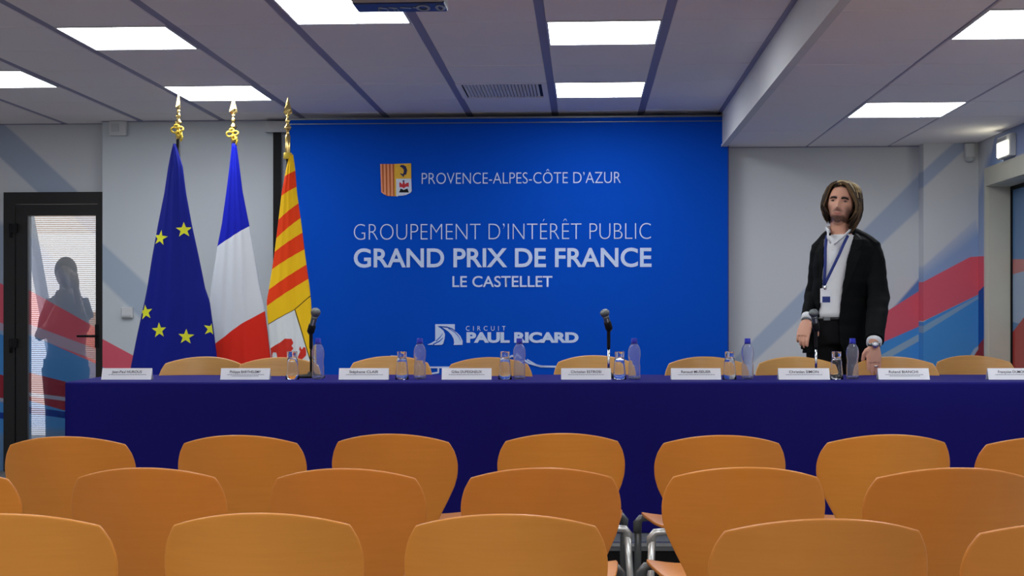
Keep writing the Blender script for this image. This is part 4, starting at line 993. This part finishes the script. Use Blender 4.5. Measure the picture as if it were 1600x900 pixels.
# hair: cap and locks
f = MB(); n, m = 48, 30; vs = []; fs = []; keep = {}
for j in range(m+1):
    th_ = math.pi*j/m*.78
    for i in range(n):
        a = 2*math.pi*i/n; q = Vector((.087*math.sin(th_)*math.cos(a), .106*math.sin(th_)*math.sin(a)+.004, .126*math.cos(th_)-.0))
        q *= 1+.03*noise.noise(q*40); vs.append(q); keep[len(vs)-1] = not (q.y < -.015 and abs(q.x) < .073 and q.z < .088-.35*max(0, q.x-.0) - .15*max(0, -q.x))
for j in range(m):
    for i in range(n):
        k = (i+1) % n; q = (j*n+i, (j+1)*n+i, (j+1)*n+k, j*n+k)
        if all(keep[t] for t in q): fs.append(q)
f.add([HTf @ v_ for v_ in vs], fs, 0, True)
rnd = random.Random(5)
part = -.020
for side, cnt in ((1, 230), (-1, 170)):
    for k in range(cnt):
        fr = k/(cnt-1); az = math.radians((-34+124*fr) if side > 0 else (216-126*fr))      # front -> back
        clump = math.sin(fr*47)*.5+math.sin(fr*19+side)*.5
        py = -.070+.125*fr+rnd.uniform(-.01, .01); st = Vector((part+side*rnd.uniform(-.004, .016), py, .116*math.sqrt(max(.05, 1-(py/.115)**2))+.006))
        bulge = (.024 if side > 0 else .010)+.006*clump+rnd.uniform(-.005, .005)
        end = -.112+.018*clump+rnd.uniform(-.02, .014)+(.026 if side < 0 else -.018)+(.020*(1-ss(.0, .2, fr)))
        wv, wp = rnd.uniform(.002, .006), rnd.uniform(0, 6.28)
        pts = []; rad = []; NP = 12
        for t in [i/NP for i in range(NP+1)]:
            if t < .6:
                u = t/.6; ang = math.radians(8+82*u); rx, ry, rz_ = .084+bulge, .102+bulge*.5, .122+bulge*.5
                q = Vector((rx*math.sin(ang)*math.cos(az), ry*math.sin(ang)*math.sin(az), rz_*math.cos(ang)))
                q = st.lerp(q, ss(0, .5, u))
                q.z += (.016 if side > 0 else .008)*math.sin(math.pi*u)
                if side > 0 and fr < .2: q += Vector((-.032, -.018, -.012))*math.sin(math.pi*min(1, u))*(1-fr/.2)
            else:
                u = (t-.6)/.4; rx, ry = .084+bulge, .102+bulge*.5
                flare = 1+.10*math.sin(math.pi*u*.9)-.34*u*u
                q = Vector((rx*math.cos(az)*flare, ry*math.sin(az)*flare, end*u))
            q += Vector((math.cos(az), math.sin(az), .3))*wv*math.sin(9*t+wp)*t+Vector((rnd.uniform(-1, 1), rnd.uniform(-1, 1), rnd.uniform(-1, 1)))*.0012
            pts.append(HTf @ q); rad.append((.0068*(1-.75*t*t), .0042*(1-.6*t)))
        if side > 0: mi = 1 if (.02 < fr < .42 and rnd.random() < .85) else (2 if fr < .6 and rnd.random() < .5 else 0)
        else: mi = 2 if rnd.random() < .2 else 0
        if mi == 1:                                     # blond along the upper sweep, dark lower down
            e_ = rnd.choice((3, 4, 5, 5, 6, 8)); f.tube(pts[:e_+1], rad[:e_+1], 6, mi=1, up=(0, 1, 0)); f.tube(pts[e_:], rad[e_:], 6, mi=2 if rnd.random() < .4 else 0, up=(0, 1, 0))
        else: f.tube(pts, rad, 6, mi=mi, up=(0, 1, 0))
tag(f.obj('hair', [M['hairdark'], M['hairblond'], M['hairmid']], man), 'shoulder-length brown hair with a blond side sweep')
# shirt
f = MB(); ringz(f, [(367, 1314, .066, .058), (370, 1316, .094, .066), (376, 1320, .132, .084), (388, 1321, .155, .097), (410, 1320, .160, .112), (440, 1316, .152, .113), (470, 1313, .146, .108), (488, 1311, .152, .113), (499, 1311, .150, .112)], grow=.001)
f.obj('shirt', M['shirt'], man)
f = MB()
for pts in ([(1294, 361, -.075), (1293.5, 370, -.095), (1298, 380, -.115)], [(1331, 357, -.04), (1320, 368, -.085), (1304, 381, -.12)]):
    f.tube([m_(*p) for p in pts], [(.005, .016), (.006, .017), (.004, .007)], 10, up=(0, -1, .5))
f.tube([m_(1295, 362, -.06), m_(1291, 358, .01), m_(1308, 352, .08), m_(1328, 352, .06), m_(1333, 357, -.03)], [(.005, .014)]*5, 10, up=(0, 0, 1)); f.obj('shirt_collar', M['shirt'], man)
f = MB()
for x, y in ((1301.5, 390), (1298, 410), (1295.5, 428), (1293, 446)):
    f.ell(m_(x, y, -.118), (.005, .003, .005), 10, 6)
f.obj('shirt_buttons', M['card'], man)
# trousers, belt, shoes
f = MB(); ringz(f, [(497, 1308, .148, .110), (510, 1306, .156, .118), (524, 1305, .164, .125), (538, 1305, .168, .125)], grow=.0)
for h_, k_, a_ in ((hipL, kneeL, ankL), (hipR, kneeR, ankR)):
    f.tube([h_+Vector((0, 0, .02)), h_+Vector((0, 0, -.05)), (h_+k_)/2, k_, (k_+a_)/2, a_-Vector((0, 0, .03))], [.09, .098, .088, .070, .064, .058], 18, up=(0, 1, 0))
tr_ = f.obj('trousers', M['trousers'], man); modify(tr_, [('REMESH', dict(mode='VOXEL', voxel_size=.009, use_smooth_shade=True)), ('SMOOTH', dict(factor=.5, iterations=3))])
f = MB(); ringz(f, [(495.5, 1308, .152, .114), (500.5, 1308, .153, .115)], grow=.0); bt_ = f.obj('belt', mat('black_leather', (.015, .015, .016, 1), .3), man)
f = MB(); c = m_(1291, 498, -.128+.03); f.box(c+Vector((-.016, -.022, -.009)), c+Vector((.016, .0, .009))); f.obj('belt_buckle', M['grey'], bt_)
for a_ in (ankL, ankR):
    f = MB(); f.tube([a_+Vector((0, .06, -.045)), a_+Vector((0, 0, -.04)), a_+Vector((0, -.08, -.05)), a_+Vector((0, -.16, -.058)), a_+Vector((0, -.19, -.066))], [(.036, .036), (.044, .042), (.050, .034), (.044, .026), (.02, .014)], 14, up=(0, 0, 1)); f.obj('shoe', M['dark'], man)
# blazer: open shell + sleeves
rows = [(363, 1313, .070, .062, 1291, 1332), (368, 1317, .100, .074, 1288, 1331), (376, 1321, .140, .094, 1284, 1327), (386, 1324, .172, .112, 1281.5, 1322), (400, 1323, .182, .128, 1280, 1317), (420, 1320, .178, .134, 1279, 1312), (440, 1318, .170, .134, 1278, 1309),
        (460, 1316, .164, .130, 1276.5, 1306.5), (480, 1314, .166, .130, 1275, 1304.5), (500, 1312, .172, .134, 1272, 1302), (520, 1310, .180, .140, 1266, 1302), (540, 1308, .186, .144, 1264, 1304), (552, 1307, .188, .145, 1266, 1310)]
f = MB(); vs = []; fs = []; n = 44
for py, cx, a, b, xl, xr in rows:
    c = m_(cx, py, .02)
    aR = math.acos(max(-.95, min(.95, (xr-cx)/sM/a))); aL = math.acos(max(-.985, min(.95, (xl-cx)/sM/a)))
    for sh_ in (0, .012):
        for i in range(n+1):
            g = -aR+(2*math.pi-(aL-aR))*i/n if False else (-aR + (2*math.pi-(aL-aR))*i/n)
            vs.append(c+Vector(((a-sh_)*math.cos(g), (b-sh_)*math.sin(g), 0)))
R = 2*(n+1)
for j in range(len(rows)-1):
    for i in range(n):
        q = j*R+i; fs.append((q, q+R, q+R+1, q+1)); q += n+1; fs.append((q+1, q+R+1, q+R, q))
    for e in (0, n): q = j*R+e; fs.append((q, q+n+1, q+R+n+1, q+R))
for j in (0, len(rows)-1):
    for i in range(n): q = j*R+i; fs.append((q, q+1, q+n+2, q+n+1))
f.add(vs, fs, 0, True)
# the blazer front flap pushed back by the hand
f.tube([m_(1276, 490, -.04), m_(1270, 512, -.03), m_(1264, 530, -.02), m_(1258, 548, -.01)], [(.028, .014), (.040, .016), (.046, .018), (.030, .014)], 12, up=(0, -1, 0))
f.tube([m_(1328, 366, .03), m_(1343, 376, .03), shB+Vector((-.01, .01, .018)), shB.lerp(elB, .2), shB.lerp(elB, .6), elB, elB.lerp(wrB, .35), elB.lerp(wrB, .8), elB.lerp(wrB, .93)], [.05, .062, .070, .067, .060, .060, .055, .050, .050], 18, up=(0, 1, 0))
f.tube([m_(1300, 368, .03), shA+Vector((.0, .0, .01)), shA.lerp(elA, .3), shA.lerp(elA, .7), elA, elA.lerp(wrA, .4), elA.lerp(wrA, .86)], [.045, .058, .054, .050, .050, .046, .038], 18, up=(0, 1, 0))
jk = f.obj('blazer', M['suit'], man); modify(jk, [('REMESH', dict(mode='VOXEL', voxel_size=.0055, use_smooth_shade=True)), ('SMOOTH', dict(factor=.5, iterations=2))])
def crease(v):
    q = Vector((v.x*6, v.y*6, v.z*26)); return noise.noise(q)*.0045+noise.noise(v*11)*.005
nn = [v_.normal.copy() for v_ in jk.data.vertices]
cc = [Vector(v_.co) for v_ in jk.data.vertices]
flat = []
for c_, no in zip(cc, nn): flat.extend(c_+no*crease(c_))
jk.data.vertices.foreach_set('co', flat); jk.data.update()
# lapels follow the opening edges
f = MB(); rr = {r[0]: r for r in rows}
def edge(py, xo):                                     # point on the blazer front at picture column xo
    a = None
    for r0_, r1_ in zip(rows, rows[1:]):
        if r0_[0] <= py <= r1_[0]:
            t = (py-r0_[0])/(r1_[0]-r0_[0]); cx = r0_[1]+(r1_[1]-r0_[1])*t; aa = r0_[2]+(r1_[2]-r0_[2])*t; bb = r0_[3]+(r1_[3]-r0_[3])*t
            c = m_(cx, py, .02); co_ = max(-.98, min(.98, (xo-cx)/sM/aa)); return c+Vector((aa*co_, -bb*math.sqrt(1-co_*co_)-.006, 0))
for ln in ([(366, 1332, 1338), (376, 1327, 1340), (386, 1322, 1337), (392, 1320, 1330), (394, 1319, 1337), (410, 1314.5, 1330), (430, 1310.5, 1322), (450, 1308, 1314), (462, 1306, 1308)],
           [(366, 1289, 1285), (376, 1284, 1279), (390, 1281, 1276.5), (410, 1279.5, 1276), (430, 1278.5, 1276), (455, 1277, 1276)]):
    vs = []; 
    for py, x0_, x1_ in ln:
        for th in (0, -.006):
            for x in (x0_, x1_): q = edge(py, x); q.y += th; vs.append(q)
    fs = []
    for j in range(len(ln)-1):
        b_ = j*4; fs += [(b_, b_+4, b_+5, b_+1), (b_+2, b_+3, b_+7, b_+6), (b_, b_+2, b_+6, b_+4), (b_+1, b_+5, b_+7, b_+3)]
    fs += [(0, 1, 3, 2), (len(vs)-4, len(vs)-2, len(vs)-1, len(vs)-3)]; f.add(vs, fs)
f.obj('lapels', mat('lapel_cloth', (.0036, .0048, .0052, 1), .75, spec=.15), man)
# cuffs
f = MB(); f.tube([elA.lerp(wrA, .80), elA.lerp(wrA, 1.0)], [.034, .034], 18, up=(0, 1, 0)); f.tube([elB.lerp(wrB, .86), elB.lerp(wrB, .985)], [.040, .040], 18, up=(0, 1, 0)); f.obj('shirt_cuffs', M['shirt'], man)
# watch, ring
f = MB(); dB = (wrB-elB).normalized(); wc = wrB+Vector((0, 0, -.001)); f.tube([wc-Vector((0, 0, -.007)), wc-Vector((0, 0, .007))], [(.0315, .0245)]*2, 20, up=(0, -1, 0)); wt = f.obj('wristwatch', M['micbody'], man)
f = MB(); f.lathe([(.017, 0), (.018, .003), (.016, .008), (.0, .008)], 22, mtx=Matrix.Rotation(math.radians(90), 4, 'X'), c=wc+Vector((.0, -.0235, 0))); f.obj('watch_case', M['chrome'], wt)
f = MB(); f.lathe([(.013, 0), (.0, .0005)], 22, mtx=Matrix.Rotation(math.radians(90), 4, 'X'), c=wc+Vector((.0, -.0322, 0))); f.obj('watch_dial', M['card'], wt)
f = MB(); rc = wrB+Vector((.0095, -.008, -.113)); f.lathe([(.0098, -.003), (.0108, -.003), (.0108, .003), (.0098, .003), (.0098, -.003)], 18, c=rc); f.obj('finger_ring', M['chrome'], man)
f = MB(); dA = (wrA-elA).normalized(); f.tube([wrA+dA*.004, wrA+dA*.010], [.0285, .0285], 18, up=(0, 1, 0)); f.obj('bracelet', M['grey'], man)
# lanyard and badge
def sh(px, py): return m_(px, py, -.135+.012)
lw_ = (.0028, .0075)
f = MB(); f.tube([m_(1292, 368, -.05), m_(1291, 376, -.098), sh(1290.5, 388)+Vector((0, .012, 0)), sh(1289.5, 410), sh(1288.5, 430), sh(1287.5, 445)], [(.008, .002)]*6, 8, up=(0, -1, 0))
f.tube([m_(1325, 368, -.075), m_(1318, 382, -.118), sh(1310.5, 398)+Vector((0, -.008, 0)), sh(1301, 418)+Vector((0, -.004, 0)), sh(1293, 435), sh(1287.5, 446)], [(.008, .002)]*6, 8, up=(0, -1, 0))
f.tube([sh(1287.5, 444), sh(1287, 452)], [(.004, .002)]*2, 8, up=(0, -1, 0)); ly = f.obj('lanyard', M['lanyard'], man)
f = MB(); c = sh(1289, 461)+Vector((0, -.006, 0)); f.box(c+Vector((-.027, -.002, -.042)), c+Vector((.027, .001, .036))); f.obj('badge', M['card'], ly)
f = MB(); f.box(c+Vector((-.016, -.0035, -.040)), c+Vector((.026, -.002, -.008))); f.obj('badge_print', M['lanyard'], ly)
f = MB(); f.ell(c+Vector((-.002, -.004, .040)), (.010, .004, .012), 12, 8); f.obj('clip', M['chrome'], ly)

# ---------------- the figure outside behind the glass door
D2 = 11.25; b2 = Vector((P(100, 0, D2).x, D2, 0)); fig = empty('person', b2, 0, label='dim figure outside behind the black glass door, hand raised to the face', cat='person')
o_ = lambda px, py, dy=0: P(px, py, D2+dy)-b2
f = MB(); f.ell(o_(103, 427), (.082, .10, .122), 20, 14); f.ell(o_(101, 438, -.06), (.05, .05, .06), 14, 10); f.ell(o_(101, 430, -.105), (.012, .018, .02), 10, 8)
f.tube([o_(103, 445), o_(104, 462)], [.052, .06], 14, up=(0, 1, 0))
f.tube([o_(105, 456), o_(105, 475), o_(105, 510), o_(104, 545), o_(103, 565)], [(.07, .06), (.18, .10), (.155, .10), (.14, .10), (.15, .10)], 18, up=(0, 1, 0))
for sx, pts in ((-1, [(82, 470, 0), (70, 500, -.02), (62, 525, -.05), (78, 505, -.2), (90, 478, -.2)]), (1, [(128, 468, 0), (136, 495, 0), (132, 512, -.1), (122, 470, -.18), (119, 452, -.18)])):
    f.tube([o_(*p) for p in pts], [.05, .045, .04, .035, .027], 12, up=(0, 1, .2))
add_hand(f, o_(119, 452, -.18), (-.2, 0, 1), (0, -1, 0), (-1, 0, 0)); add_hand(f, o_(90, 478, -.2), (.2, -.1, 1), (0, -1, 0), (1, 0, 0))
for px, ax in ((88, 86), (118, 122)):
    f.tube([o_(px, 560), o_(px, 640), Vector((o_(ax, 0).x, 0, .08)), Vector((o_(ax, 0).x, 0, .03))], [.095, .065, .045, .045], 14, up=(0, 1, 0)); x_ = o_(ax, 0).x
    f.tube([(x_, .05, .035), (x_, -.06, .035), (x_, -.18, .025)], [(.04, .034), (.05, .032), (.035, .018)], 12, up=(0, 0, 1))
fb = f.obj('body', mat('shaded_skin', (.12, .09, .08, 1), .6), fig); modify(fb, [('REMESH', dict(mode='VOXEL', voxel_size=.007, use_smooth_shade=True)), ('SMOOTH', dict(factor=.5, iterations=2))])  # skin and clothes coloured dark to imitate a backlit silhouette
f = MB(); f.tube([o_(105, 460), o_(105, 475), o_(105, 510), o_(104, 545), o_(103, 580)], [(.10, .08), (.195, .115), (.17, .115), (.155, .11), (.19, .13)], 20, up=(0, 1, 0))
for pts in ([(84, 470, 0), (71, 500, -.02), (63, 524, -.05), (74, 510, -.15)], [(126, 468, 0), (136, 495, 0), (132, 512, -.1), (126, 488, -.15)]): f.tube([o_(*p) for p in pts], [.065, .058, .052, .046], 12, up=(0, 1, .2))
q = f.obj('shirt', mat('shaded_grey_shirt', (.06, .055, .06, 1), .8), fig); modify(q, [('REMESH', dict(mode='VOXEL', voxel_size=.01, use_smooth_shade=True)), ('SMOOTH', dict(factor=.5, iterations=3))])
f = MB(); f.tube([o_(103, 560), o_(103, 580), o_(103, 600)], [(.185, .125), (.19, .13), (.16, .12)], 20, up=(0, 1, 0))
for px, ax in ((88, 86), (118, 122)): f.tube([o_(px, 575), o_(px, 640), Vector((o_(ax, 0).x, 0, .10))], [.12, .09, .075], 16, up=(0, 1, 0))
q = f.obj('trousers', mat('shaded_dark_trousers', (.02, .025, .04, 1), .8), fig); modify(q, [('REMESH', dict(mode='VOXEL', voxel_size=.01, use_smooth_shade=True)), ('SMOOTH', dict(factor=.5, iterations=3))])
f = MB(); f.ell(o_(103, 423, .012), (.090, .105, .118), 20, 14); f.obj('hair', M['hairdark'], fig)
